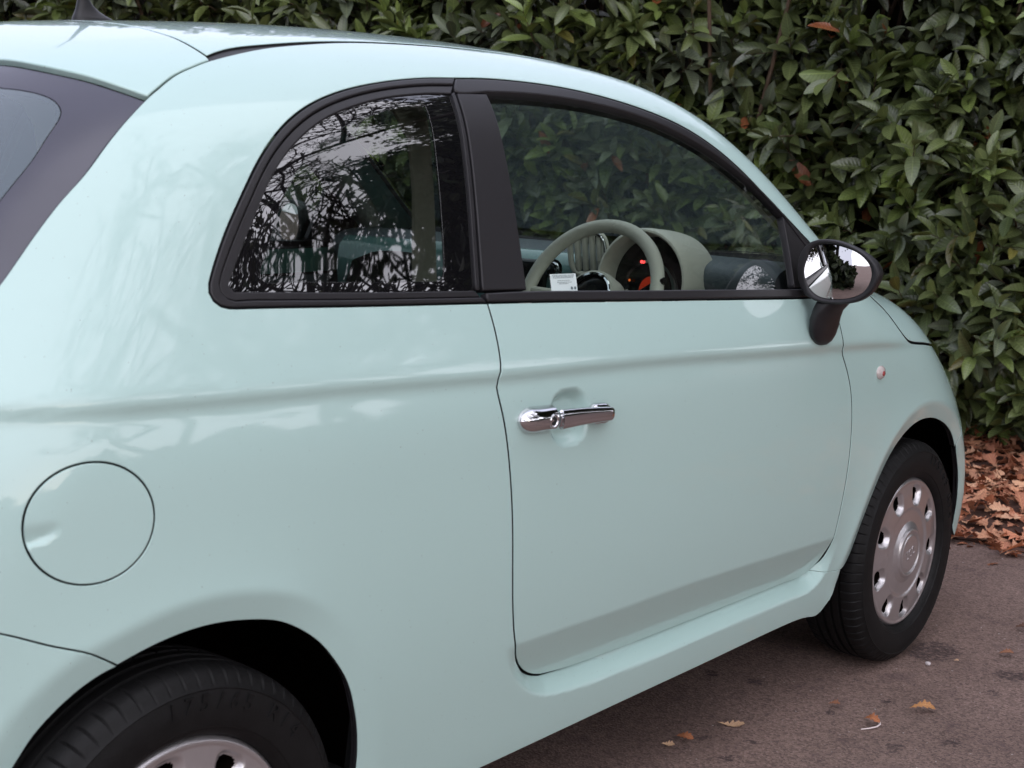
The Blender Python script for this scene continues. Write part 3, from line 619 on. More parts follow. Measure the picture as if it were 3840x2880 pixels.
# wheel housings
def housing(lip, cx, cz, yo):
    P = np.array([p for p in lip]); c = np.array([cx, cz+.02]); d = P-c; rr = np.linalg.norm(d, axis=1, keepdims=True); Q0 = P+d/rr*.002; Q1 = c+d/rr*np.maximum(rr+.022, .372)
    for s in (1, -1):
        V = []; n = len(P); rows = [(Q0, yo+.004), (Q1, yo-.022), (Q1, .60), (Q1, .42), (c+d*.05, .40)]
        yl = []
        for k, (x, z) in enumerate(P): 
            lo, hi = .3, .95
            for _ in range(24):
                m = (lo+hi)/2
                if gfun(np.array(x), np.array(m), np.array(max(z, .16))) < 0: lo = m
                else: hi = m
            yl.append(lo)
        for ri, (q, y) in enumerate(rows):
            for k in range(n): V.append((q[k, 0], -s*((yl[k]-.010) if ri == 0 else (yl[k]-.03 if ri == 1 else y)), q[k, 1]))
        F = [(r*n+k, r*n+k+1, (r+1)*n+k+1, (r+1)*n+k) for r in range(len(rows)-1) for k in range(n-1)]
        mesh('wheel_housing', V, F, M['liner'], CAR)
housing(REAR_LIP, 0, .285, .78); housing(FRONT_LIP, 2.3, .29, .78)
mb = MB(); mb.box((1.1, 0, .245), (3.2, 1.10, .05)); mb.box((1.11, 0, .245), (1.42, 1.44, .05)); mb.build('underbody', M['dark'], CAR, smooth=False)

# ---------------------------------------------------------------- door handle, mirror, lamp, aerial
def loft(mb, secs, n=20, p=2.4, cap=True):
    # secs: (centre, half_u, half_v, U, V)
    V = []
    for c, a, b, U, W in secs:
        for k in range(n):
            t = 2*math.pi*k/n; cu, su = math.cos(t), math.sin(t); V.append(Vector(c)+Vector(U)*(a*math.copysign(abs(cu)**(2/p), cu))+Vector(W)*(b*math.copysign(abs(su)**(2/p), su)))
    F = [(i*n+k, i*n+(k+1) % n, (i+1)*n+(k+1) % n, (i+1)*n+k) for i in range(len(secs)-1) for k in range(n)]
    if cap: F += [tuple(range(n-1, -1, -1)), tuple((len(secs)-1)*n+k for k in range(n))]
    return mb.add(V, F)
hz = lambda x: .8385-(x-.66)*.050
mb = MB(); secs = []
for x in list(.6553+.030*np.linspace(0, 1, 16)**2)+list(np.linspace(.690, .7425, 8)):
    q = min(1, (x-.6553)/.036); e = max(0, 1-(1-q)**2)**.5; secs.append(((x, -.804, hz(x)), .0225*e+.0003, .0245*e**.75*(1-.10*max(0, (x-.70)/.05))+.0005, (0, 0, 1), (0, -1, 0)))
loft(mb, secs, 28, 2.2)
secs = []
for x in np.linspace(.7445, .9035, 34):
    t = (x-.7445)/.159; e = min(1, math.sqrt(max(0, 1-max(0, (x-.887)/.0170)**2))) if x > .887 else 1
    hh = (.0168-.0050*t)*e+.0003; yy = -.806-.0235+.0015*t+(.008*(1-e)); secs.append(((x, yy, hz(x)+.0015*math.sin(t*3.1)), hh, (.0068-.001*t)*max(e, .25), (0, 0, 1), (0, -1, 0)))
loft(mb, secs, 28, 2.3)
secs = [((x, -.810, hz(x)-.001), .0195*math.sqrt(max(.02, 1-((x-.877)/.029)**4)), .0125, (0, 0, 1), (0, -1, 0)) for x in np.linspace(.852, .9055, 14)]
loft(mb, secs, 24, 2.6)
hd = mb.build('door_handle', M['chrome'], door, ang=50)
mb = MB(); mb.lathe([(.0, -.001), (.0076, -.001), (.0086, .0006), (.0100, .0022), (.0116, .0008), (.0120, -.003)], 28, (.7275, -.8268, hz(.7275)-.001), AX((0, -1, 0))); mb.build('key_lock', M['chrome'], door)
mb = MB(); mb.lathe([(.0, .0), (.0074, .0)], 20, (.7275, -.8276, hz(.7275)-.001), AX((0, -1, 0))); mb.build('key_slot', M['dark'], door)
# mirror
mir = empty('door_mirror', (1.634, -.875, 1.051)); mir.parent = CAR
n_ = Vector((-1, -.10, .02)).normalized(); u_ = Vector((0, 0, 1)).cross(n_).normalized(); w_ = n_.cross(u_)
GL = [(-.0779, .0175), (-.0691, .0400), (-.0524, .0500), (-.0225, .0519), (.0078, .0462), (.0338, .0360), (.0515, .0229), (.0624, .0057), (.0629, -.0123), (.0543, -.0331), (.0368, -.0487), (.0122, -.058), (-.0229, -.0613), (-.0478, -.0575), (-.0650, -.0451), (-.0764, -.0276), (-.0820, -.0055)]
HO = [(-.0987, -.0087), (-.0970, .0202), (-.0867, .0440), (-.0703, .0570), (-.0449, .0630), (-.0105, .0612), (.0198, .0525), (.0438, .0415), (.0625, .0290), (.0764, .0155), (.0828, -.0005), (.0795, -.0191), (.0698, -.0379), (.0552, -.0530), (.0359, -.0635), (.0047, -.0705), (-.0294, -.0718), (-.0557, -.0675), (-.0759, -.0573), (-.0900, -.0390)]
def cl(P, n): 
    c = curve(P, .002, True, 1.); c = np.array(c); i = np.linspace(0, len(c), n, endpoint=False).astype(int); return c[i]
gl_, ho_ = cl(GL, 48), cl(HO, 48)
if area(ho_) < 0: ho_ = ho_[::-1]
if area(gl_) < 0: gl_ = gl_[::-1]
sh = np.argmin(np.hypot(*(gl_-ho_[0]).T)); gl_ = np.roll(gl_, -sh, 0)
rows = [(gl_, -.007, 1), (gl_*1.035, -.004, 1), (gl_*1.05+0, .002, 1), (ho_*.965, .0035, 1), (ho_*.99, .0015, 1), (ho_, -.004, 1), (ho_*1.0, -.018, 1), (ho_*.955, -.034, 1), (ho_*.86, -.050, 1), (ho_*.68, -.064, 1), (ho_*.40, -.073, 1), (ho_*.1, -.076, 1)]
V = []; n = 48
for ri, (P, dpt, _) in enumerate(rows):
    for a, b in P: V.append(u_*a+w_*b+n_*(dpt-(.12*a+.003 if ri < 2 else 0)))
F = [(r*n+k, r*n+(k+1) % n, (r+1)*n+(k+1) % n, (r+1)*n+k) for r in range(len(rows)-1) for k in range(n)]+[tuple((len(rows)-1)*n+k for k in range(n))]
mo = mesh('mirror_housing', V, F, M['black_trim'], mir)
c0 = gl_.mean(0); V = []; F = []; nr = 7
for r in range(nr):
    for a, b in gl_: 
        p = c0+(np.array([a, b])-c0)*(r+.001)/(nr-1)*.999; q = (p-c0); V.append(u_*p[0]+w_*p[1]+n_*(-.0070-.12*p[0]-.45*(q@q)))
F = [(r*n+k, r*n+(k+1) % n, (r+1)*n+(k+1) % n, (r+1)*n+k) for r in range(nr-1) for k in range(n)]
mesh('mirror_glass', V, F, M['mirror'], mir)
mb = MB(); wl = Vector((1.634, -.875, 1.051))
# foot: from the door skin up and out into the housing
FT = [((1.690, -.803, .882), .012, .006), ((1.690, -.808, .886), .026, .010), ((1.688, -.812, .896), .042, .013), ((1.687, -.815, .912), .052, .016), ((1.686, -.818, .932), .0560, .018), ((1.682, -.824, .952), .050, .020), ((1.675, -.834, .970), .043, .022), ((1.680, -.848, .985), .036, .022), ((1.688, -.856, .998), .030, .020)]
loft(mb, [(Vector(c)-wl, a, b, Vector((1, 0, -.12)).normalized(), Vector((0, -1, -.3)).normalized()) for c, a, b in FT], 28, 2.6)
mb.build('mirror_foot', M['black_trim'], mir, ang=50)
ml = empty('door_mirror', (1.634, .875, 1.051)); ml.parent = CAR
for c in list(mir.children):
    k = c.copy(); COL.objects.link(k); k.parent = ml; k.scale = (1, -1, 1)
# side repeater
mb = MB(); R9 = AX((0, -1, .03)); mb.lathe([(.0, .007), (.012, .0065), (.020, .0045), (.0245, .0005), (.025, -.004)], 36, (0, 0, 0), R9)
sr_ = mb.build('side_repeater', M['lens'], CAR); sr_.location = (2.008, -.8085, .790); sr_.scale = (.86, 1, .66)
mb = MB(); mb.lathe([(.0, .0088), (.008, .0082), (.011, .005)], 24, (0, 0, 0), R9); sc_ = mb.build('repeater_bulb_lens', M['lens_red'], CAR); sc_.location = (2.010, -.8085, .788); sc_.scale = (.8, 1, .66)
# roof aerial
mb = MB(); secs = []
for z, x0, x1, hw in ((1.462, .366, .456, .020), (1.4785, .368, .453, .019), (1.4820, .3695, .4465, .017), (1.487, .3720, .4330, .014), (1.493, .3740, .4210, .0115), (1.500, .3760, .4110, .0098), (1.509, .3780, .4025, .0085), (1.522, .379, .397, .0075), (1.535, .376, .390, .006), (1.56, .363, .373, .0045), (1.64, .320, .327, .003), (1.72, .277, .283, .0025)):
    secs.append((((x0+x1)/2, 0, z), (x1-x0)/2, hw, (1, 0, 0), (0, 1, 0)))
loft(mb, secs, 24, 2.2); mb.build('roof_aerial', M['black_trim'], CAR, ang=60)

# ---------------------------------------------------------------- cabin
cab = CAR
def ring_tube(mb, c, r, tr, axis, n=64, m=14, a0=0, a1=2*math.pi, sc=1.):
    Rm = AX(axis); P = [Vector(c)+Rm @ Vector((r*math.cos(a0+(a1-a0)*i/n), r*math.sin(a0+(a1-a0)*i/n), 0)) for i in range(n+1)]
    return mb.tube(P, tr, m, cap=True)
sw = empty('steering_wheel', (1.425, -.375, .962)); sw.parent = CAR
ax = Vector((-math.cos(math.radians(27)), 0, math.sin(math.radians(27))))
mb = MB(); ring_tube(mb, (0, 0, 0), .172, .0155, ax, 72, 14); mb.build('wheel_rim', M['ivory'], sw, ang=60)
Rw = AX(ax)
mb = MB(); mb.lathe([(.030, -.10), (.052, -.09), (.066, -.05), (.066, -.012), (.062, .004), (.056, .006), (.052, .0)], 40, (0, 0, .0), Rw); mb.build('hub', M['ivory'], sw)
mb = MB(); mb.lathe([(.0, .004), (.030, .003), (.044, -.001), (.052, -.003)], 36, (0, 0, 0), Rw); mb.build('hub_pad', M['dashblack'], sw)
mb = MB(); mb.lathe([(.050, .001), (.052, .006), (.056, .0075), (.0585, .0045)], 40, (0, 0, 0), Rw); mb.build('hub_ring', M['chrome'], sw)
for a in (0, math.pi):
    up = Rw @ Vector((math.cos(a+math.pi/2)*.0, 0, 0)); d = Vector((0, math.cos(a), 0))
    mb = MB(); mb.tube([d*.05-ax*.03, d*.10-ax*.012, d*.165], [.015, .012, .010], 10); mb.build('spoke', M['ivory'], sw)
mb = MB(); mb.tube([Vector((.02, -.06, -.02)), Vector((.02, -.15, .035)), Vector((.02, -.185, .05))], [.006, .006, .008], 8); mb.tube([(0.03, 0, -.01), (.30, 0, -.10)], .035, 16); mb.build('column', M['dashblack'], sw)
ic = empty('instrument_pod', (1.615, -.378, .985)); ic.parent = CAR
ai = Vector((-1, .0, .10)).normalized(); Ri = AX(ai)
mb = MB(); mb.lathe([(.108, -.10), (.110, -.03), (.1135, -.004), (.1175, .001), (.1220, .000), (.1255, -.006), (.1270, -.030), (.1275, -.085), (.1265, -.115), (.124, -.14)], 64, (0, 0, 0), Ri); mb.build('pod_hood', M['ivory'], ic)
mb = MB(); mb.lathe([(.0, -.060), (.109, -.058)], 48, (0, 0, 0), Ri); mb.build('gauge_face', M['dashblack'], ic)
mb = MB(); mb.lathe([(.062, -.058), (.065, -.048), (.072, -.048), (.077, -.058)], 48, (0, .006, -.018), Ri); mb.build('gauge_bezel', M['chrome'], ic)
mb = MB(); mb.lathe([(.0, -.054), (.034, -.054)], 36, (0, .003, -.018), Ri); mb.build('gauge_display', M['red'], ic)
mb = MB(); mb.lathe([(.0, -.052), (.014, -.052)], 36, (-.001, .003, -.018), Ri); mb.build('gauge_centre', M['dashblack'], ic)
mb = MB(); mb.lathe([(.0, -.050), (.0040, -.050)], 12, (.0, .030, .048), Ri); mb.build('warning_lamp', M['redspot'], ic)
mb = MB(); mb.lathe([(.0, -.050), (.0032, -.050)], 12, (0, .062, .002), Ri); mb.build('warning_lamp', M['amber'], ic)
# dashboard
db = empty('dashboard', (1.75, 0, .9)); db.parent = CAR
def extr(name, prof, y0, y1, m, parent, org=(1.75, 0, .9), ny=12, bow=0.):
    V = []; F = []; k = len(prof)
    for i in range(ny+1):
        y = y0+(y1-y0)*i/ny; bx = bow*(y*y)
        for x, z in prof: V.append((x+bx-org[0], y-org[1], z-org[2]))
    for i in range(ny):
        for j in range(k-1): F.append((i*k+j, (i+1)*k+j, (i+1)*k+j+1, i*k+j+1))
    F += [tuple(range(k)), tuple(ny*k+j for j in range(k-1, -1, -1))]
    o = mesh(name, V, F, m, parent); angle_smooth(o, 40); return o
extr('dash_top', curve([(1.745, .94), (1.718, .985), (1.722, 1.015), (1.75, 1.032), (1.82, 1.042), (1.90, 1.040), (2.00, 1.022), (2.04, .99), (2.03, .93)], .012, metric=1.), -.70, .70, M['dash'], db, bow=-.10)
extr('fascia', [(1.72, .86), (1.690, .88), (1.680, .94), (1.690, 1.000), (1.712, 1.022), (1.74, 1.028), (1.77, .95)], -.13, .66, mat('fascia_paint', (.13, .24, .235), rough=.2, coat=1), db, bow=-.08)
extr('lower_dash', [(1.80, .45), (1.72, .55), (1.70, .80), (1.70, .88), (1.76, .93)], -.66, .66, M['dash'], db, bow=-.08)
mb = MB(); mb.box((1.684-1.75, .045, .955-.9), (.03, .20, .105), bev=.012); mb.build('radio', M['dashblack'], db)
mb = MB(); mb.lathe([(.0, .012), (.012, .012), (.0175, .010), (.019, 0), (.026, -.002)], 30, (1.668-1.75, -.085, 1.0-.9-.012), AX((-1, 0, .1))); mb.build('control_knob', M['chrome'], db)
mb = MB(); mb.lathe([(.0, .014), (.0125, .013), (.0135, .009)], 30, (1.668-1.75, -.085, 1.0-.9-.012), AX((-1, 0, .1))); mb.build('knob_centre', M['dashblack'], db)
mb = MB(); mb.lathe([(.033, .010), (.036, .018), (.041, .018), (.044, .006)], 36, (1.672-1.75, .458, .945-.9), AX((-1, .12, .12))); mb.build('side_vent_ring', M['chrome'], db)
mb = MB(); mb.lathe([(.0, .008), (.034, .010)], 30, (1.672-1.75, .458, .945-.9), AX((-1, .12, .12))); mb.build('side_vent', M['dashblack'], db)
# centre vent: an ivory framed opening with upright slats
vt = Vector((1.675-1.75, -.185, 1.035-.9)); Rv = Matrix.Rotation(math.radians(-10), 3, 'Y') @ Matrix.Rotation(math.radians(18), 3, 'Z')
P = [vt+Rv @ Vector((0, .046*math.copysign(abs(math.cos(t))**.6, math.cos(t)), .052*math.copysign(abs(math.sin(t))**.6, math.sin(t)))) for t in np.linspace(0, 2*math.pi, 33)]
mb = MB(); mb.tube(P, .0075, 10, cap=False); mb.build('vent_frame', M['ivory'], db)
mb = MB(); mb.tube([p+Rv @ Vector((-.008, 0, 0)) for p in P[7:19]], .0035, 8); mb.build('vent_trim', M['chrome'], db)
for k in range(4):
    mb = MB(); mb.box(vt+Rv @ Vector((.004, -.028+.0187*k, 0)), (.022, .0125, .088), Rv, bev=.005); mb.build('vent_slat', M['ivory'], db)
# seats
def seat(y):
    s = empty('seat', (.82, y, .3)); s.parent = CAR
    mb = MB(); secs = []
    for z, x, hw, d in ((.50, .98, .20, .07), (.62, .93, .235, .065), (.78, .885, .24, .06), (.88, .855, .22, .055), (.955, .84, .17, .05), (.975, .835, .12, .035)):
        secs.append(((x-.82, 0, z-.3), hw, d, (0, 1, 0), (1, 0, .2)))
    loft(mb, secs, 28, 3.2); mb.build('backrest', M['seat'], s, ang=60)
    mb = MB(); loft(mb, [((x-.82, 0, .45-.3), hw, .07, (0, 1, 0), (0, 0, 1)) for x, hw in ((.90, .18), (.95, .235), (1.2, .245), (1.38, .235), (1.42, .16))], 28, 3.2); mb.build('seat_cushion', M['seat'], s, ang=60)
    mb = MB(); loft(mb, [((.815-.82, 0, z-.3), hw, d, (0, 1, 0), (1, 0, .1)) for z, hw, d in ((.965, .06, .03), (.98, .09, .045), (1.02, .105, .05), (1.06, .09, .045), (1.075, .05, .03))], 24, 2.6); mb.build('headrest', M['seat'], s, ang=60)
    mb = MB()
    for dy in (-.035, .035): mb.tube([(0, dy, .68), (0, dy, .77)], .006, 8)
    mb.build('headrest_posts', M['chrome'], s)['kind'] = 'stuff'
    return s
seat(-.36)['label'] = 'driver seat'; seat(.36)['label'] = 'front passenger seat'
rs_ = empty('rear_seat', (.15, 0, .4)); rs_.parent = CAR
mb = MB(); mb.box((0, 0, .27), (.14, .80, .62), Matrix.Rotation(math.radians(-18), 3, 'Y'), bev=.05); mb.build('backrest', M['seat'], rs_)
mb = MB(); mb.box((.26, 0, .04), (.50, .80, .16), bev=.05); mb.build('seat_cushion', M['seat'], rs_)
# door inner trims, floor, pillars
for s in (1, -1):
    dpar = door if s < 0 else door_l
    g1 = shellgrid('door_trim', np.linspace(.66, 1.74, 24), np.linspace(math.atan2(.36-.6, .77), math.atan2(.93-.6, .79), 14), -.085, M['dash'], dpar)
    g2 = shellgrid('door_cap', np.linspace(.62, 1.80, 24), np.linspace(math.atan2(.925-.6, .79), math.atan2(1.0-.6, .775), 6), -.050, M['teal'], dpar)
    if s > 0: g1.scale = (1, -1, 1); g2.scale = (1, -1, 1)
mb = MB(); ring_tube(mb, (1.02, .725, .955), .040, .008, (0, 1, .1), 32, 8); mb.build('handle_surround', M['chrome'], door_l)
mb = MB(); mb.box((1.0, 0, .29), (2.2, 1.42, .02)); mb.build('cabin_floor', M['carpet'], CAR, smooth=False)
mb = MB(); mb.box((-.02, 0, .80), (.62, 1.06, .02), bev=.008); mb.build('parcel_shelf', M['carpet'], CAR, smooth=False)
for s in (1, -1):
    # beige trim of the middle pillar, flaring into the roof lining
    mb = MB(); secs = []
    for z, x, y, a in ((1.00, .694, .560, .028), (1.08, .688, .560, .028), (1.20, .680, .560, .025), (1.29, .668, .558, .026), (1.332, .650, .552, .040), (1.360, .610, .535, .075)):
        secs.append(((x, s*y, z), a, .006, (1, 0, 0), (0, 1, 0)))
    loft(mb, secs, 14, 4); mb.build('pillar_trim', M['beige'], CAR, ang=50)
    # inner lining of the windscreen pillar
    V = []; ps = []
    for (x, z) in ((1.20, 1.395), (1.32, 1.365), (1.45, 1.315), (1.6, 1.22), (1.75, 1.115), (1.84, 1.04)):
        pp = sidephi([(x, z)])[0]; q, n1, _ = skin(np.array([x]), np.array([pp[1]+.05]), None, -.030); ps.append(Vector(q[0])*1)
    mb = MB(); mb.tube([Vector((p.x, -s*p.y*-1 if False else (s*abs(p.y)), p.z)) for p in ps], .030, 12); mb.build('windscreen_pillar_lining', M['greycloth'], CAR)
# window card in the lower corner of the door glass
cp = [hh for hh in ((.805, 1.071), (.878, 1.0695), (.872, 1.040), (.799, 1.0415))]
cph = sidephi(cp); Pc = [skin(np.array([a]), np.array([b]), None, -.0072)[0][0] for a, b in cph]
card = empty('window_card', tuple(Pc[3])); card.parent = CAR
loc = Vector(Pc[3]); A_, B_, Cc_, D_4 = [Vector(p)-loc for p in Pc]
def cpt(u, v, o=0): 
    nn = (A_-D_4).cross(Cc_-D_4).normalized(); nn = nn if nn.y < 0 else -nn
    return D_4*(1-u)*(1-v)+Cc_*u*(1-v)+A_*(1-u)*v+B_*u*v+nn*o
mesh('card_sheet', [cpt(0, 0), cpt(1, 0), cpt(1, 1), cpt(0, 1)], [(0, 1, 2, 3)], M['card'], card, False)
mb = MB()
for v, u0, u1 in ((.90, .08, .93), (.83, .10, .90), (.76, .12, .86), (.60, .26, .74), (.50, .24, .80), (.42, .30, .66)):
    u = u0
    while u < u1:
        w = random.uniform(.03, .09); mb.add([cpt(u, v, .0006), cpt(min(u+w, u1), v, .0006), cpt(min(u+w, u1), v+.030, .0006), cpt(u, v+.030, .0006)], [(0, 1, 2, 3)]); u += w+.018
for uc in (.78, .91):
    ring = [cpt(uc+.045*math.cos(t), .17+.09*math.sin(t), .0006) for t in np.linspace(0, 2*math.pi, 17)[:-1]]; mb.add(ring, [tuple(range(16))])
mb.build('card_print', M['print'], card, smooth=False)

# ---------------------------------------------------------------- ground
gm = bpy.data.materials.new('asphalt'); gm.use_nodes = True; t = gm.node_tree; p = t.nodes['Principled BSDF']; p.inputs['Roughness'].default_value = .88; p.inputs['Specular IOR Level'].default_value = .35
N = t.nodes.new; K = t.links.new
tcn = N('ShaderNodeTexCoord'); geo = N('ShaderNodeNewGeometry')
def noise(sc, det=3, rough=.6, vec=None):
    n = N('ShaderNodeTexNoise'); n.inputs['Scale'].default_value = sc; n.inputs['Detail'].default_value = det; n.inputs['Roughness'].default_value = rough; K(vec or tcn.outputs['Object'], n.inputs['Vector']); return n
def ramp(inp, a, b, ca, cb):
    r = N('ShaderNodeValToRGB'); r.color_ramp.elements[0].position = a; r.color_ramp.elements[1].position = b; r.color_ramp.elements[0].color = ca; r.color_ramp.elements[1].color = cb; K(inp, r.inputs[0]); return r
def math_(op, a, b=None, c=None):
    m = N('ShaderNodeMath'); m.operation = op
    for i, v in enumerate((a, b, c)):
        if v is None: continue
        if isinstance(v, (int, float)): m.inputs[i].default_value = v
        else: K(v, m.inputs[i])
    return m.outputs[0]
def mixc(f, a, b, mode='MIX'):
    m = N('ShaderNodeMixRGB'); m.blend_type = mode
    for i, v in zip(('Fac', 'Color1', 'Color2'), (f, a, b)):
        if isinstance(v, (int, float)): m.inputs[i].default_value = v
        elif isinstance(v, tuple): m.inputs[i].default_value = v
        else: K(v, m.inputs[i])
    return m.outputs[0]
vor = N('ShaderNodeTexVoronoi'); vor.inputs['Scale'].default_value = 185; K(tcn.outputs['Object'], vor.inputs['Vector'])
base = ramp(noise(2.2, 5).outputs['Fac'], .3, .7, (.156, .107, .090, 1), (.220, .154, .131, 1)).outputs[0]
grain = ramp(vor.outputs['Color'], .15, .85, (.55, .53, .53, 1), (1.5, 1.47, 1.47, 1)).outputs[0]
c1 = mixc(.8, base, grain, 'MULTIPLY')
c1 = mixc(.5, c1, ramp(noise(330, 2).outputs['Fac'], .35, .65, (.55, .55, .55, 1), (1.4, 1.4, 1.4, 1)).outputs[0], 'MULTIPLY')
spk = ramp(noise(70, 1).outputs['Fac'], .74, .78, (0, 0, 0, 1), (1, 1, 1, 1)).outputs[0]
c1 = mixc(spk, c1, (.42, .36, .34, 1))
# blotchy wear
c1 = mixc(ramp(noise(9, 4).outputs['Fac'], .58, .70, (0, 0, 0, 1), (.55, .55, .55, 1)).outputs[0], c1, (.10, .066, .064, 1))
STAIN = [(2.432, -.822, .10, .075), (2.402, -1.047, .045, .05), (1.865, -.48, .023, .018), (1.892, -.599, .026, .028), (1.503, -.687, .020, .016), (1.445, -.786, .016, .019), (1.554, -.773, .014, .013), (1.874, -1.11, .026, .020), (1.754, -1.026, .028, .020), (1.84, -.827, .016, .020), (1.998, -.893, .018, .018), (2.248, -1.058, .027, .016), (2.088, -.781, .013, .013), (2.75, -1.0, .05, .03)]
sep = N('ShaderNodeSeparateXYZ'); wn = noise(24, 6, .8); wv = N('ShaderNodeVectorMath'); wv.operation = 'MULTIPLY_ADD'; K(wn.outputs['Color'], wv.inputs[0]); wv.inputs[1].default_value = (.10, .10, 0); K(tcn.outputs['Object'], wv.inputs[2]); K(wv.outputs[0], sep.inputs[0])
acc = None
for sx, sy, ra, rb in STAIN:
    dx = math_('DIVIDE', math_('SUBTRACT', sep.outputs[0], sx+.05), ra*1.0); dy = math_('DIVIDE', math_('SUBTRACT', sep.outputs[1], sy+.05), rb*1.0)
    d = math_('ADD', math_('MULTIPLY', dx, dx), math_('MULTIPLY', dy, dy)); acc = d if acc is None else math_('MINIMUM', acc, d)
sm = mixc(1., ramp(acc, .5, 1.3, (.9, .9, .9, 1), (0, 0, 0, 1)).outputs[0], ramp(noise(60, 4, .7).outputs['Fac'], .40, .56, (.15, .15, .15, 1), (1, 1, 1, 1)).outputs[0], 'MULTIPLY')
c1 = mixc(sm, c1, (.045, .030, .030, 1)); K(c1, p.inputs['Base Color'])
bp_ = N('ShaderNodeBump'); bp_.inputs['Strength'].default_value = .55; bp_.inputs['Distance'].default_value = .004; K(vor.outputs['Distance'], bp_.inputs['Height']); K(bp_.outputs[0], p.inputs['Normal'])
me = bpy.data.meshes.new('ground'); S_ = 600; me.from_pydata([(-S_, -S_, 0), (S_, -S_, 0), (S_, S_, 0), (-S_, S_, 0)], [], [(0, 1, 2, 3)]); g = link('ground', me, gm, None, False); tag(g, kind='structure')

# ---------------------------------------------------------------- leaves
def leafmat(name, rough=.32, spec=.5, under=(1.6, 1.6, 1.5), trans=.12):
    m = bpy.data.materials.new(name); m.use_nodes = True; t = m.node_tree; p = t.nodes['Principled BSDF']; p.inputs['Roughness'].default_value = rough; p.inputs['Specular IOR Level'].default_value = spec
    at = t.nodes.new('ShaderNodeAttribute'); at.attribute_name = 'tint'; uv = t.nodes.new('ShaderNodeUVMap'); se = t.nodes.new('ShaderNodeSeparateXYZ'); t.links.new(uv.outputs[0], se.inputs[0])
    ab = t.nodes.new('ShaderNodeMath'); ab.operation = 'ABSOLUTE'; t.links.new(se.outputs[0], ab.inputs[0])
    r = t.nodes.new('ShaderNodeValToRGB'); r.color_ramp.elements[0].position = .03; r.color_ramp.elements[1].position = .10; r.color_ramp.elements[0].color = (.9, .9, .9, 1); r.color_ramp.elements[1].color = (0, 0, 0, 1); t.links.new(ab.outputs[0], r.inputs[0])
    # side veins
    wv = t.nodes.new('ShaderNodeTexWave'); wv.wave_type = 'BANDS'; wv.bands_direction = 'Y'; wv.inputs['Scale'].default_value = 3.2; wv.inputs['Distortion'].default_value = 0
    cmb = t.nodes.new('ShaderNodeCombineXYZ'); mu = t.nodes.new('ShaderNodeMath'); mu.operation = 'MULTIPLY_ADD'; t.links.new(ab.outputs[0], mu.inputs[0]); mu.inputs[1].default_value = -.16; t.links.new(se.outputs[1], mu.inputs[2]); t.links.new(mu.outputs[0], cmb.inputs[1]); t.links.new(cmb.outputs[0], wv.inputs['Vector'])
    mxv = t.nodes.new('ShaderNodeMixRGB'); mxv.blend_type = 'MULTIPLY'; mxv.inputs[0].default_value = .22; t.links.new(at.outputs['Color'], mxv.inputs[1]); t.links.new(wv.outputs['Color'], mxv.inputs[2])
    mxr = t.nodes.new('ShaderNodeMixRGB'); t.links.new(r.outputs[0], mxr.inputs[0]); t.links.new(mxv.outputs[0], mxr.inputs[1])
    lt = t.nodes.new('ShaderNodeMixRGB'); lt.blend_type = 'ADD'; lt.inputs[0].default_value = 1; t.links.new(at.outputs['Color'], lt.inputs[1]); lt.inputs[2].default_value = (.055, .065, .02, 1); t.links.new(lt.outputs[0], mxr.inputs[2])
    ge = t.nodes.new('ShaderNodeNewGeometry'); un = t.nodes.new('ShaderNodeMixRGB'); un.blend_type = 'MULTIPLY'; un.inputs[0].default_value = 1; t.links.new(mxr.outputs[0], un.inputs[1]); un.inputs[2].default_value = (*under, 1)
    sw_ = t.nodes.new('ShaderNodeMixRGB'); t.links.new(ge.outputs['Backfacing'], sw_.inputs[0]); t.links.new(mxr.outputs[0], sw_.inputs[1]); t.links.new(un.outputs[0], sw_.inputs[2]); t.links.new(sw_.outputs[0], p.inputs['Base Color'])
    bm_ = t.nodes.new('ShaderNodeBump'); bm_.inputs['Strength'].default_value = .25; bm_.inputs['Distance'].default_value = .003; t.links.new(wv.outputs['Fac'], bm_.inputs['Height']); t.links.new(bm_.outputs[0], p.inputs['Normal'])
    return m
M['laurel'] = leafmat('laurel_leaf', .30, .65)
M['oakleaf'] = leafmat('dry_oak_leaf', .75, .25, (1.15, 1.1, 1.05))
def laurel_template(bend, fold, L=1.):
    ts = [0, .14, .34, .56, .78, .93, 1]; ws = [.03, .60, .95, 1.0, .74, .34, .0]; V = []; UV = []
    for t_, w_ in zip(ts, ws):
        z = -bend*t_*t_; hw = .5*.37*w_
        for s in (-1, 0, 1): V.append((s*hw, t_*L, z+abs(s)*w_*fold*.18)); UV.append((s, t_))
    F = []
    for i in range(len(ts)-1):
        a = i*3; F += [(a, a+1, a+4, a+3), (a+1, a+2, a+5, a+4)]
    return np.array(V), F, np.array(UV)
def oak_template(bend, curl, seed):
    r = random.Random(seed); st = [(0, .012), (.10, .03), (.20, .13), (.27, .07), (.38, .24), (.45, .11), (.57, .32), (.65, .16), (.77, .29), (.85, .15), (.94, .13), (1., .02)]; V = []; UV = []
    for t_, w_ in st:
        z = bend*math.sin(t_*3.0)+.02
        for s in (-1, 0, 1):
            wj = w_*(1+r.uniform(-.15, .15)); V.append((s*wj, t_+.03*abs(s)*(w_ > .2), z+abs(s)*curl*w_*r.uniform(.5, 1.2))); UV.append((s, t_))
    F = []
    for i in range(len(st)-1):
        a = i*3; F += [(a, a+1, a+4, a+3), (a+1, a+2, a+5, a+4)]
    return np.array(V), F, np.array(UV)
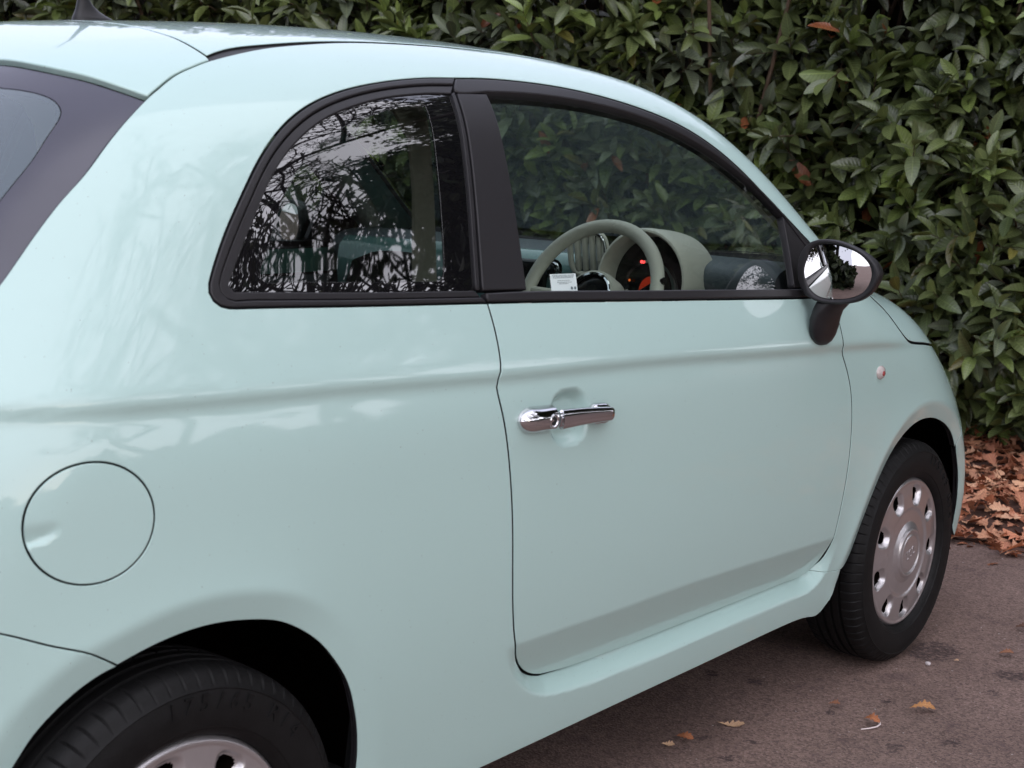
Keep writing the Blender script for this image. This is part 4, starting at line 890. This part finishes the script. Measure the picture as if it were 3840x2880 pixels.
def tint_mesh(me, cols, uvs):
    a = me.color_attributes.new('tint', 'FLOAT_COLOR', 'POINT'); a.data.foreach_set('color', np.concatenate([cols, np.ones((len(cols), 1))], 1).astype(np.float32).ravel())
    ul = me.uv_layers.new(name='UVMap'); li = np.empty(len(me.loops), np.int32); me.loops.foreach_get('vertex_index', li); ul.data.foreach_set('uv', uvs[li].astype(np.float32).ravel())
def scatter(name, temps, Ms, which, cols, m, parent):
    """Ms: (N,3,4) placements, which: template index -> one joined mesh"""
    VV = []; FF = []; UU = []; CC = []; b = 0
    for k, (V, F, UV) in enumerate(temps):
        sel = Ms[which == k]; c = cols[which == k]
        if not len(sel): continue
        W = np.einsum('nij,vj->nvi', sel[:, :, :3], V)+sel[:, None, :, 3]; n = len(V); F = np.array(F)
        VV.append(W.reshape(-1, 3)); FF.append((F[None]+(np.arange(len(sel))*n)[:, None, None]+b).reshape(-1, 4)); UU.append(np.tile(UV, (len(sel), 1))); CC.append(np.repeat(c, n, 0)); b += len(sel)*n
    VV = np.vstack(VV); FF = np.vstack(FF); me = bpy.data.meshes.new(name)
    me.vertices.add(len(VV)); me.vertices.foreach_set('co', VV.astype(np.float32).ravel()); me.loops.add(FF.size); me.loops.foreach_set('vertex_index', FF.astype(np.int32).ravel())
    me.polygons.add(len(FF)); me.polygons.foreach_set('loop_start', np.arange(0, FF.size, 4, dtype=np.int32)); me.polygons.foreach_set('loop_total', np.full(len(FF), 4, np.int32)); me.update(calc_edges=True)
    tint_mesh(me, np.vstack(CC), np.vstack(UU)); me.validate(); return link(name, me, m, parent, True)
def frames(d, up):
    d = d/np.linalg.norm(d, axis=1, keepdims=True); x = np.cross(d, up); x /= np.linalg.norm(x, axis=1, keepdims=True)+1e-9; z = np.cross(x, d); return x, d, z
def place(P, d, up, L, wf=1.):
    x, y, z = frames(d, up); return np.stack([x*(L*wf)[:, None], y*L[:, None], z*L[:, None], P], 2)
LT = [laurel_template(b, f) for b, f in ((.10, .5), (.22, .8), (.05, .3), (.30, .6), (-.05, .7), (.16, 1.1))]
# hedge: a clipped laurel hedge running across the nose of the car
HA = np.array([5.02, -.35]); HD = np.array([-.29, .957]); HD /= np.linalg.norm(HD); HN = np.array([-HD[1], HD[0]])  # towards the car
if HN[0] > 0: HN = -HN
def bumpn(s, z): return .10*np.sin(s*2.1+1.3*z)+.07*np.sin(s*4.7-2.2*z+1)+.05*np.sin(s*9.1+z*6.3)+.05*np.sin(z*8.3-s*3.3)
def make_hedge(s0, s1, height, nshoot, seed, A0=HA, Dd=HD, Nn=HN):
    r = np.random.RandomState(seed); s = r.uniform(s0, s1, nshoot); z = r.uniform(.12, height, nshoot)**1.0
    lay = r.choice([0, 1, 2], nshoot, p=[.50, .30, .20]); dep = bumpn(s, z)-lay*.13-r.uniform(0, .10, nshoot)+np.where(r.rand(nshoot) < .10, .10, 0)-.10*np.clip((.5-z)/.5, 0, 1)
    top = np.clip((z-(height-.25))/.25, 0, 1)
    base = np.stack([A0[0]+Dd[0]*s+Nn[0]*dep, A0[1]+Dd[1]*s+Nn[1]*dep, z], 1)
    d = np.stack([Nn[0]+Dd[0]*r.normal(0, .55, nshoot), Nn[1]+Dd[1]*r.normal(0, .55, nshoot), .55+top*1.2+r.normal(0, .42, nshoot)], 1); lat = r.normal(0, .5, nshoot)
    d[:, 0] += Dd[0]*lat; d[:, 1] += Dd[1]*lat; d /= np.linalg.norm(d, axis=1, keepdims=True)
    Lp = r.uniform(.14, .26, nshoot); P = []; D = []; U = []; Ln = []; Cc = []; Ly = []; tw = []
    for i in range(nshoot):
        nl = r.randint(6, 11); ph0 = r.uniform(0, 6.28); di = d[i]; a = np.cross(di, [0, 0, 1.]); a /= np.linalg.norm(a)+1e-9; b = np.cross(di, a)
        hue = r.rand(); fresh = r.rand() < .15; sv = r.uniform(.75, 1.35); tw.append((base[i], base[i]+di*Lp[i], lay[i]))
        for k in range(nl):
            f = (k+.6)/nl; ang = ph0+k*2.4; opn = 1.25-.85*f+r.normal(0, .24); o = a*math.cos(ang)+b*math.sin(ang)
            dd = di*math.cos(opn)+o*math.sin(opn); dd[2] -= .18*(1-f); P.append(base[i]+di*Lp[i]*f); D.append(dd); U.append(di*.9+np.array([0, 0, .5])+r.normal(0, .25, 3)); Ln.append((.085+.060*math.sin(math.pi*min(1, .25+f*.7)))*r.uniform(.8, 1.3))
            q = r.rand(); v = r.uniform(.75, 1.3)*sv
            c = np.array([.106, .134, .048])*v if not fresh else np.array([.15, .20, .055])*v
            if hue > .75: c = np.array([.105, .125, .078])*v
            if q < .010: c = np.array([.26, .085, .035])*v
            elif q < .024: c = np.array([.13, .12, .03])*v
            Cc.append(c); Ly.append(lay[i])
    return np.array(P), np.array(D), np.array(U), np.array(Ln), np.array(Cc), np.array(Ly), tw
hedge = empty('laurel_hedge', (HA[0], HA[1], 0)); tag(hedge, 'dense clipped cherry laurel hedge with glossy dark leaves beyond the car', 'hedge')
P, Dv, Uv, Ln, Cc, Ly, tw = make_hedge(-2.6, 8.2, 2.75, 4600, 3)
Ms = place(P, Dv, Uv, Ln, rng.uniform(.85, 1.15, len(P))); wh = rng.randint(0, len(LT), len(P))
# pick the leaves that show largest in the photograph
vv = (P+Dv*(Ln[:, None]*.5))-CAMP; dz = vv@D_; px = vv@R_/dz*FPX; py = vv@U_/dz*FPX
vis = (np.abs(px) < 1900) & (py > -1350) & (py < 1400) & (Ly == 0)
# what the car hides is left to the joined foliage
hid = ((px < 1150) & (py < (1350-np.clip((px+1900)/3050, 0, 1)**2.2*1500))) | (px < -600)
nrm_ = np.cross(Ms[:, :, 0], Ms[:, :, 1]); facing = np.abs(np.einsum('ni,ni->n', nrm_, vv))/(np.linalg.norm(nrm_, axis=1)*np.linalg.norm(vv, axis=1)+1e-9)
score = np.where(vis & ~hid, Ln/dz*(.4+facing)*(1+((P[:, 0]-HA[0])*HN[0]+(P[:, 1]-HA[1])*HN[1])*1.5), -1); pick = np.argsort(-score)[:300]; keep = np.ones(len(P), bool); keep[pick] = False
fo = scatter('foliage', LT, Ms[keep], wh[keep], Cc[keep], M['laurel'], None); fo.parent = hedge; fo.matrix_parent_inverse = Matrix.Translation((-HA[0], -HA[1], 0)); tag(fo, kind='stuff')
# single leaves share a few meshes
pal = [np.array([.098, .132, .050]), np.array([.120, .152, .064]), np.array([.078, .108, .042]), np.array([.15, .20, .055]), np.array([.26, .085, .035]), np.array([.13, .12, .03])]; lib = {}
def leaf_me(k, ci, T=LT, nm='leaf', mt='laurel', pl=pal):
    key = (k, ci, nm)
    if key not in lib:
        V, F, UV = T[k]; me = bpy.data.meshes.new(nm); me.from_pydata([tuple(v) for v in V], [], F); me.polygons.foreach_set('use_smooth', [True]*len(F)); tint_mesh(me, np.tile(pl[ci], (len(V), 1)), UV); me.materials.append(M[mt]); lib[key] = me
    return lib[key]
HO_ = Vector((HA[0], HA[1], 0))
for i in pick:
    ci = int(np.argmin([np.abs(Cc[i]-c).sum() for c in pal])); o = bpy.data.objects.new('leaf', leaf_me(int(wh[i]), ci)); COL.objects.link(o); o.parent = hedge
    m4 = Matrix([list(Ms[i][r]) for r in range(3)]+[[0, 0, 0, 1]]); m4.translation -= HO_; o.matrix_local = m4
mb = MB()
for a, b, ly in tw:
    if ly < 2: mb.tube([Vector(a)-Vector((HN[0], HN[1], .3))*.10, Vector(a), Vector(b)], [.005, .0035, .0018], 4, cap=False)
for k in range(70):
    s = rng.uniform(-2.5, 8.1); q = Vector((HA[0]+HD[0]*s, HA[1]+HD[1]*s, 0))-Vector((HN[0], HN[1], 0))*rng.uniform(.2, .5); mb.tube([q, q+Vector((rng.normal(0, .1), rng.normal(0, .1), .8)), q+Vector((rng.normal(0, .3), rng.normal(0, .3), 2.3))], [.022, .015, .008], 6, cap=False)
tw_o = mb.build('twigs', mat('twig_bark', (.10, .065, .04), rough=.8), None, ang=0); tw_o.parent = hedge; tw_o.matrix_parent_inverse = Matrix.Translation((-HA[0], -HA[1], 0)); tag(tw_o, kind='stuff')
# dim inner foliage: coarse leaf-littered mass that closes the hedge
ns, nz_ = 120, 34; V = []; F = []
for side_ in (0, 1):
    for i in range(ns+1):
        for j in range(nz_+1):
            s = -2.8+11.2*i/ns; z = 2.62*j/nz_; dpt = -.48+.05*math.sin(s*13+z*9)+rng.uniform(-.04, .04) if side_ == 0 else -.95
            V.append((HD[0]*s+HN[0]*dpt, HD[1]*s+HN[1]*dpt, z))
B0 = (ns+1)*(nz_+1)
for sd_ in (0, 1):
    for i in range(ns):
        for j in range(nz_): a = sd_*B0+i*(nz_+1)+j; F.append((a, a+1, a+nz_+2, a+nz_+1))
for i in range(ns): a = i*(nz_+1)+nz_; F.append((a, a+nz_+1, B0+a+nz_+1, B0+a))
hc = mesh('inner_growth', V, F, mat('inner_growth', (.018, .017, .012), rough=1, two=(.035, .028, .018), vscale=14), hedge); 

# ---------------------------------------------------------------- fallen oak leaves
OT = [oak_template(b, c, i) for i, (b, c) in enumerate(((.10, .25), (-.06, .5), (.18, .1), (.05, .8), (-.12, .3), (.22, .55)))]
opal = [np.array([.50, .21, .125]), np.array([.60, .30, .18]), np.array([.34, .13, .07]), np.array([.70, .40, .25]), np.array([.20, .08, .045]), np.array([.52, .26, .16])]
def edge_x(y): return 3.53+.10*np.sin(y*5)+.05*np.sin(y*13+1)+.16*(y+.5)*(y > -.5)-.10*np.clip(-.75-y, 0, 1)
lit = empty('leaf_drift', (4.2, -.3, 0)); tag(lit, 'thick drift of fallen brown oak leaves along the foot of the hedge', 'leaf drift')
NL = 11000; y = rng.uniform(-2.4, 2.6, NL); x = edge_x(y)+rng.exponential(1.0, NL)*.05*(rng.rand(NL) < .2)*-1+rng.rand(NL)**.9*2.2
hgt = .010+.055*sst((x-edge_x(y))/.5)+.15*np.clip((x-4.6), 0, 1); z = hgt*rng.uniform(.35, 1.05, NL)+.004
ang = rng.uniform(0, 6.283, NL); tl = rng.normal(0, .32, NL); dO = np.stack([np.cos(ang)*np.cos(tl), np.sin(ang)*np.cos(tl), np.sin(tl)], 1); uO = np.stack([rng.normal(0, .38, NL), rng.normal(0, .38, NL), np.ones(NL)], 1)
uO[rng.rand(NL) < .4] *= -1; LO = rng.uniform(.055, .105, NL); PO = np.stack([x, y, z], 1); ci = rng.choice(6, NL, p=[.26, .2, .16, .12, .12, .14]); cO = np.array(opal)[ci]*rng.uniform(.75, 1.2, (NL, 1))
MO = place(PO, dO, uO, LO, rng.uniform(.8, 1.1, NL)); wO = rng.randint(0, 6, NL)
vv = PO-CAMP; dz = vv@D_; px = vv@R_/dz*FPX; py = vv@U_/dz*FPX
sc = np.where((px > 1640) & (px < 1920) & (py > -1440), LO/dz+z*.25/dz, -1); pk = np.argsort(-sc)[:300]; kp = np.ones(NL, bool); kp[pk] = False
lo_ = scatter('loose_leaves', OT, MO[kp], wO[kp], cO[kp], M['oakleaf'], None); lo_.parent = lit; lo_.matrix_parent_inverse = Matrix.Translation((-4.2, .3, 0)); tag(lo_, kind='stuff')
for i in pk:
    o = bpy.data.objects.new('leaf', leaf_me(int(wO[i]), int(ci[i]), OT, 'oak_leaf', 'oakleaf', opal)); COL.objects.link(o); o.parent = lit
    m4 = Matrix([list(MO[i][r]) for r in range(3)]+[[0, 0, 0, 1]]); m4.translation -= Vector((4.2, -.3, 0)); o.matrix_local = m4
V = []; F = []; nx_, ny_ = 24, 50
for i in range(nx_+1):
    for j in range(ny_+1):
        yy = -2.6+5.4*j/ny_; e = float(edge_x(np.array(yy))); xx = e+.10+(7.4-e)*i/nx_; V.append((xx, yy, .004+.045*float(sst(np.array((xx-e-.1)/.5)))+.12*max(0, min(1, xx-4.6))*(i > 0)))
for i in range(nx_):
    for j in range(ny_): a = i*(ny_+1)+j; F.append((a, a+ny_+1, a+ny_+2, a+1))
so_ = mesh('soil', V, F, mat('leaf_mould_soil', (.05, .024, .016), rough=1, two=(.10, .045, .03), vscale=40, bump=1, bscale=90)); tag(so_, kind='structure')
# leaves lying singly on the tarmac
LOOSE = [('fallen_leaf', 1.604, -.6985, .062, -53, 3, 4, 'pale tan curled oak leaf on the tarmac, longest of the leaves below the sill', 'leaf', .50),
 ('fallen_leaf', 1.456, -.669, .042, -78, 0, 0, 'small orange brown leaf on the tarmac left of the pale curled leaf', 'leaf', .7),
 ('fallen_leaf', 1.401, -.661, .030, -61, 3, 1, 'tiny tan leaf scrap at the left end of the row below the sill', 'leaf', .7),
 ('fallen_leaf', 2.002, -.9815, .062, -49, 1, 2, 'bright orange oak leaf lying alone near the lower right corner', 'leaf', .55),
 ('fallen_leaf', 1.877, -.8165, .028, -55, 2, 3, 'small dull brown leaf on the tarmac below the front wheel', 'leaf', .8),
 ('fallen_leaf', 1.844, -.929, .040, -87, 0, 5, 'dark orange leaf touching the thin white twig', 'leaf', .9),
 ('fallen_leaf', 1.885, -.440, .032, -51, 2, 1, 'dim brown leaf in the shade under the sill', 'leaf', .7),
 ('fallen_leaf', 2.5325, -.981, .042, -46, 2, 0, 'faded orange brown leaf flattened on the tarmac right of the front tyre', 'leaf', .7),
 ('fallen_leaf', 2.7785, -.932, .045, -50, 4, 3, 'brown leaf at the right edge of the photo beyond the dark stain', 'leaf', .6),
 ('fallen_leaf', 2.3825, -.9065, .014, -45, 3, 2, 'tiny yellowish leaf scrap beside the wet patch behind the front wheel', 'leaf', .9)]
BR = [np.array([.50, .26, .13]), np.array([.42, .15, .05]), np.array([.55, .34, .2]), np.array([.22, .10, .06])]
for k, (nm, x_, y_, L_, an, c_, tmp, lb, ct, wf) in enumerate(LOOSE):
    col = {3: np.array([.58, .37, .23]), 0: np.array([.40, .15, .07]), 1: np.array([.50, .24, .10]), 2: np.array([.27, .12, .07]), 4: np.array([.13, .07, .05])}[c_]
    V, F, UV = OT[tmp]; me = bpy.data.meshes.new(nm); me.from_pydata([tuple(v) for v in V], [], F); me.polygons.foreach_set('use_smooth', [True]*len(F)); tint_mesh(me, np.tile(col, (len(V), 1)), UV); me.materials.append(M['oakleaf'])
    o = bpy.data.objects.new(nm, me); COL.objects.link(o); a = math.radians(an); dd = Vector((math.cos(a), math.sin(a), 0)); o.location = (x_-dd.x*L_/2, y_-dd.y*L_/2, .004); o.rotation_euler = (random.uniform(-.1, .1), random.uniform(.25, .5)*(1 if -.75*math.sin(a)+.65*math.cos(a) > 0 else -1), a-math.pi/2); o.scale = (L_*min(.95, wf*1.3), L_, L_*1.2); o.location.z = .008
    tag(o, lb, ct, 'leaves lying singly on the tarmac')
mb = MB(); mb.tube([(-.032, .006, .003), (-.012, -.001, .004), (.010, -.003, .004), (.026, .002, .005), (.032, .010, .006)], [.0014, .0018, .0018, .0020, .0026], 8)
o = mb.build('twig', mat('bleached_twig', (.72, .62, .60), rough=.6)); o.location = (1.8215, -.9425, 0); o.rotation_euler = (0, 0, math.radians(-17)); tag(o, 'thin bleached white twig on the tarmac near the lower right corner', 'twig')
import bmesh
bm = bmesh.new(); bmesh.ops.create_icosphere(bm, subdivisions=2, radius=.008)
for v in bm.verts: v.co *= random.uniform(.8, 1.15); v.co.z *= .6
me = bpy.data.meshes.new('pebble'); bm.to_mesh(me); bm.free(); o = link('pebble', me, mat('white_stone', (.6, .54, .54), rough=.8)); o.location = (2.32, -.8575, .004); tag(o, 'small whitish pebble on the tarmac just below the front tyre', 'pebble')

# ---------------------------------------------------------------- trees round the photographer, seen only as reflections in glass and paint
BARK = mat('oak_bark', (.05, .042, .036), rough=.95); M['crown'] = leafmat('crown_leaf', .55, .3)
def tree(name, loc, height, spread, label, cat, seed, nleaf, leafsize, depth=5, lean=(0, 0), clump=1., csig=.16, limb=.42, rmin=.006, trunk=.22, cols=((.03, .045, .018), (.05, .05, .02))):
    r = random.Random(seed); mb = MB(); ends = []
    def grow(p, d, L, rad, lv):
        n = 3 if lv > 2 else 5; pts = [p]; q = p.copy(); dd = d.copy()
        for i in range(n):
            dd = (dd+Vector((r.gauss(0, .20), r.gauss(0, .20), r.gauss(.03, .12)))).normalized(); q = q+dd*(L/n); pts.append(q.copy())
        mb.tube(pts, [max(rmin, rad*(1-.45*i/n)) for i in range(n+1)], 7 if lv < 2 else 3, cap=False)
        if lv >= 2: ends.extend(pts[1:])
        if lv >= depth: return
        for k in range(7 if lv == 0 else r.choice((3, 4, 4, 5))):
            f = r.uniform(.45, 1) if lv == 0 else r.uniform(.2, 1); g_ = f*n; i0 = min(n-1, int(g_)); b = pts[i0].lerp(pts[i0+1], g_-i0)
            az = (k*.9+r.uniform(-.3, .3)) if lv == 0 else r.uniform(0, 6.283); el = r.uniform(.0, .75) if lv < 2 else r.uniform(-.5, .7); side = Vector((math.cos(az)*spread, math.sin(az)*spread, el)).normalized()
            grow(b, (dd*(.2 if lv == 0 else .45)+side).normalized(), height*limb*r.uniform(.8, 1.15) if lv == 0 else L*r.uniform(.42, .66), rad*r.uniform(.45, .66), lv+1)
    t = empty(name, loc); tag(t, label, cat)
    grow(Vector((0, 0, 0)), Vector((lean[0], lean[1], 1)).normalized(), height*.60, trunk, 0)
    mb.build('trunk', BARK, t, ang=0)
    if nleaf:
        E_ = np.array([tuple(e) for e in ends]); E_ = E_[rng.rand(len(E_)) < clump]; i = rng.randint(0, len(E_), nleaf); P = E_[i]+rng.normal(0, csig, (nleaf, 3)); d = rng.normal(0, 1, (nleaf, 3)); u = rng.normal(0, 1, (nleaf, 3)); c = np.array(cols)[rng.randint(0, len(cols), nleaf)]*rng.uniform(.7, 1.3, (nleaf, 1))
        cr_ = scatter('crown', [LT[0], LT[2]], place(P, d, u, rng.uniform(.7, 1.3, nleaf)*leafsize, np.full(nleaf, 1.6)), rng.randint(0, 2, nleaf), c, M['crown'], t)
    return t
tree('oak_tree', (5.3, -6.6, 0), 12.0, 1.1, 'large twiggy oak tree mirrored all over the rear side window', 'tree', 11, 6000, .085, depth=5, trunk=.17, clump=.02, csig=.22, rmin=.012)
tree('oak_tree', (4.2, -11.5, 0), 10.5, 1.2, 'farther bare oak tree mirrored low in the rear side window', 'tree', 5, 1200, .08, depth=5, trunk=.20, clump=.1, csig=.25, rmin=.016)
tree('holly_tree', (10.0, -3.7, 0), 19.0, 1.0, 'tall dense evergreen tree mirrored in the door window', 'tree', 23, 60000, .20, depth=4, trunk=.22, limb=.17, csig=.50, cols=((.018, .026, .014), (.03, .035, .018)))
tree('holly_tree', (11.4, -5.4, 0), 11.0, 1.0, 'broad dark evergreen tree mirrored at the rear of the door window', 'tree', 29, 42000, .18, depth=4, trunk=.22, limb=.15, csig=.30, cols=((.018, .026, .014), (.03, .035, .018)))
tree('holly_tree', (15.5, -7.4, 0), 8.5, 1.0, 'squat dark evergreen tree mirrored behind the instrument pod', 'tree', 37, 34000, .22, depth=4, trunk=.2, limb=.26, csig=.60, cols=((.018, .026, .014), (.03, .035, .018)))
far = tree('bare_tree', (12.5, -12.0, 0), 13, 1.15, 'bare roadside tree across the lane mirrored low beside the evergreens', 'tree', 61, 0, .07, depth=5, trunk=.24, rmin=.022)
for k, (x_, y_, r_, sc_, lb_) in enumerate(((11.5, -15.5, 2.1, 1.0, 'bare roadside tree across the lane on the front side of the others'), (6.5, -17.0, 4.2, 1.1, 'bare roadside tree across the lane opposite the rear wheel'))):
    c_ = far.copy(); COL.objects.link(c_); c_.location = (x_, y_, 0); c_.rotation_euler = (0, 0, r_); c_.scale = (sc_, sc_, sc_); c_['label'] = lb_; c_['group'] = 'bare trees across the lane'
    for ch in list(far.children): q_ = ch.copy(); COL.objects.link(q_); q_.parent = c_
far['group'] = 'bare trees across the lane'
tree('oak_tree', (-8.4, 1.5, 0), 7.0, 1.1, 'leafy oak tree mirrored in the middle of the door mirror', 'tree', 41, 26000, .10, depth=5, trunk=.16, clump=.4, csig=.2)
tree('oak_tree', (-9.5, -.6, 0), 5.0, 1.1, 'low dark oak tree mirrored at the lower right of the door mirror', 'tree', 47, 22000, .09, depth=5, trunk=.12, clump=.4, csig=.2)
tree('oak_tree', (-6.2, -6.6, 0), 6.5, 1.1, 'twiggy oak tree behind the photographer mirrored as a mottled patch in the door glass', 'tree', 53, 14000, .09, depth=5, trunk=.14, clump=.2, csig=.25)
# low evergreen bank along the far side of the lane
bk = empty('roadside_bank', (5, -16, 0)); tag(bk, 'dark evergreen shrub bank across the lane mirrored low in the paintwork', 'shrubs')
NB = 26000; bx = rng.uniform(-16, 26, NB); bz = rng.rand(NB)**.8*(2.1+.7*np.sin(bx*.9)+.4*np.sin(bx*2.3)); by = -16+rng.normal(0, .5, NB)-1.0*np.sin(bx*.3); Pb = np.stack([bx-5, by+16, bz], 1)
scatter('foliage', [LT[0], LT[3]], place(Pb, rng.normal(0, 1, (NB, 3)), rng.normal(0, 1, (NB, 3)), rng.uniform(.22, .40, NB), np.full(NB, 1.8)), rng.randint(0, 2, NB), np.array([[.022, .03, .014]])*rng.uniform(.6, 1.4, (NB, 1)), M['crown'], bk)['kind'] = 'stuff'
bk2 = empty('roadside_hedge', (-8.8, 5, 0)); tag(bk2, 'distant dark hedge behind the car mirrored along the bottom of the door mirror', 'hedge')
NB = 14000; by = rng.uniform(-6.3, 6, NB); bz = rng.rand(NB)**.8*(.9+1.5*(by > -5.2)+.4*np.sin(by*.9)+.3*np.sin(by*2.3)); bx = rng.normal(0, .5, NB)
scatter('foliage', [LT[0], LT[3]], place(np.stack([bx, by, bz], 1), rng.normal(0, 1, (NB, 3)), rng.normal(0, 1, (NB, 3)), rng.uniform(.22, .40, NB), np.full(NB, 1.8)), rng.randint(0, 2, NB), np.array([[.022, .03, .014]])*rng.uniform(.6, 1.4, (NB, 1)), M['crown'], bk2)['kind'] = 'stuff'
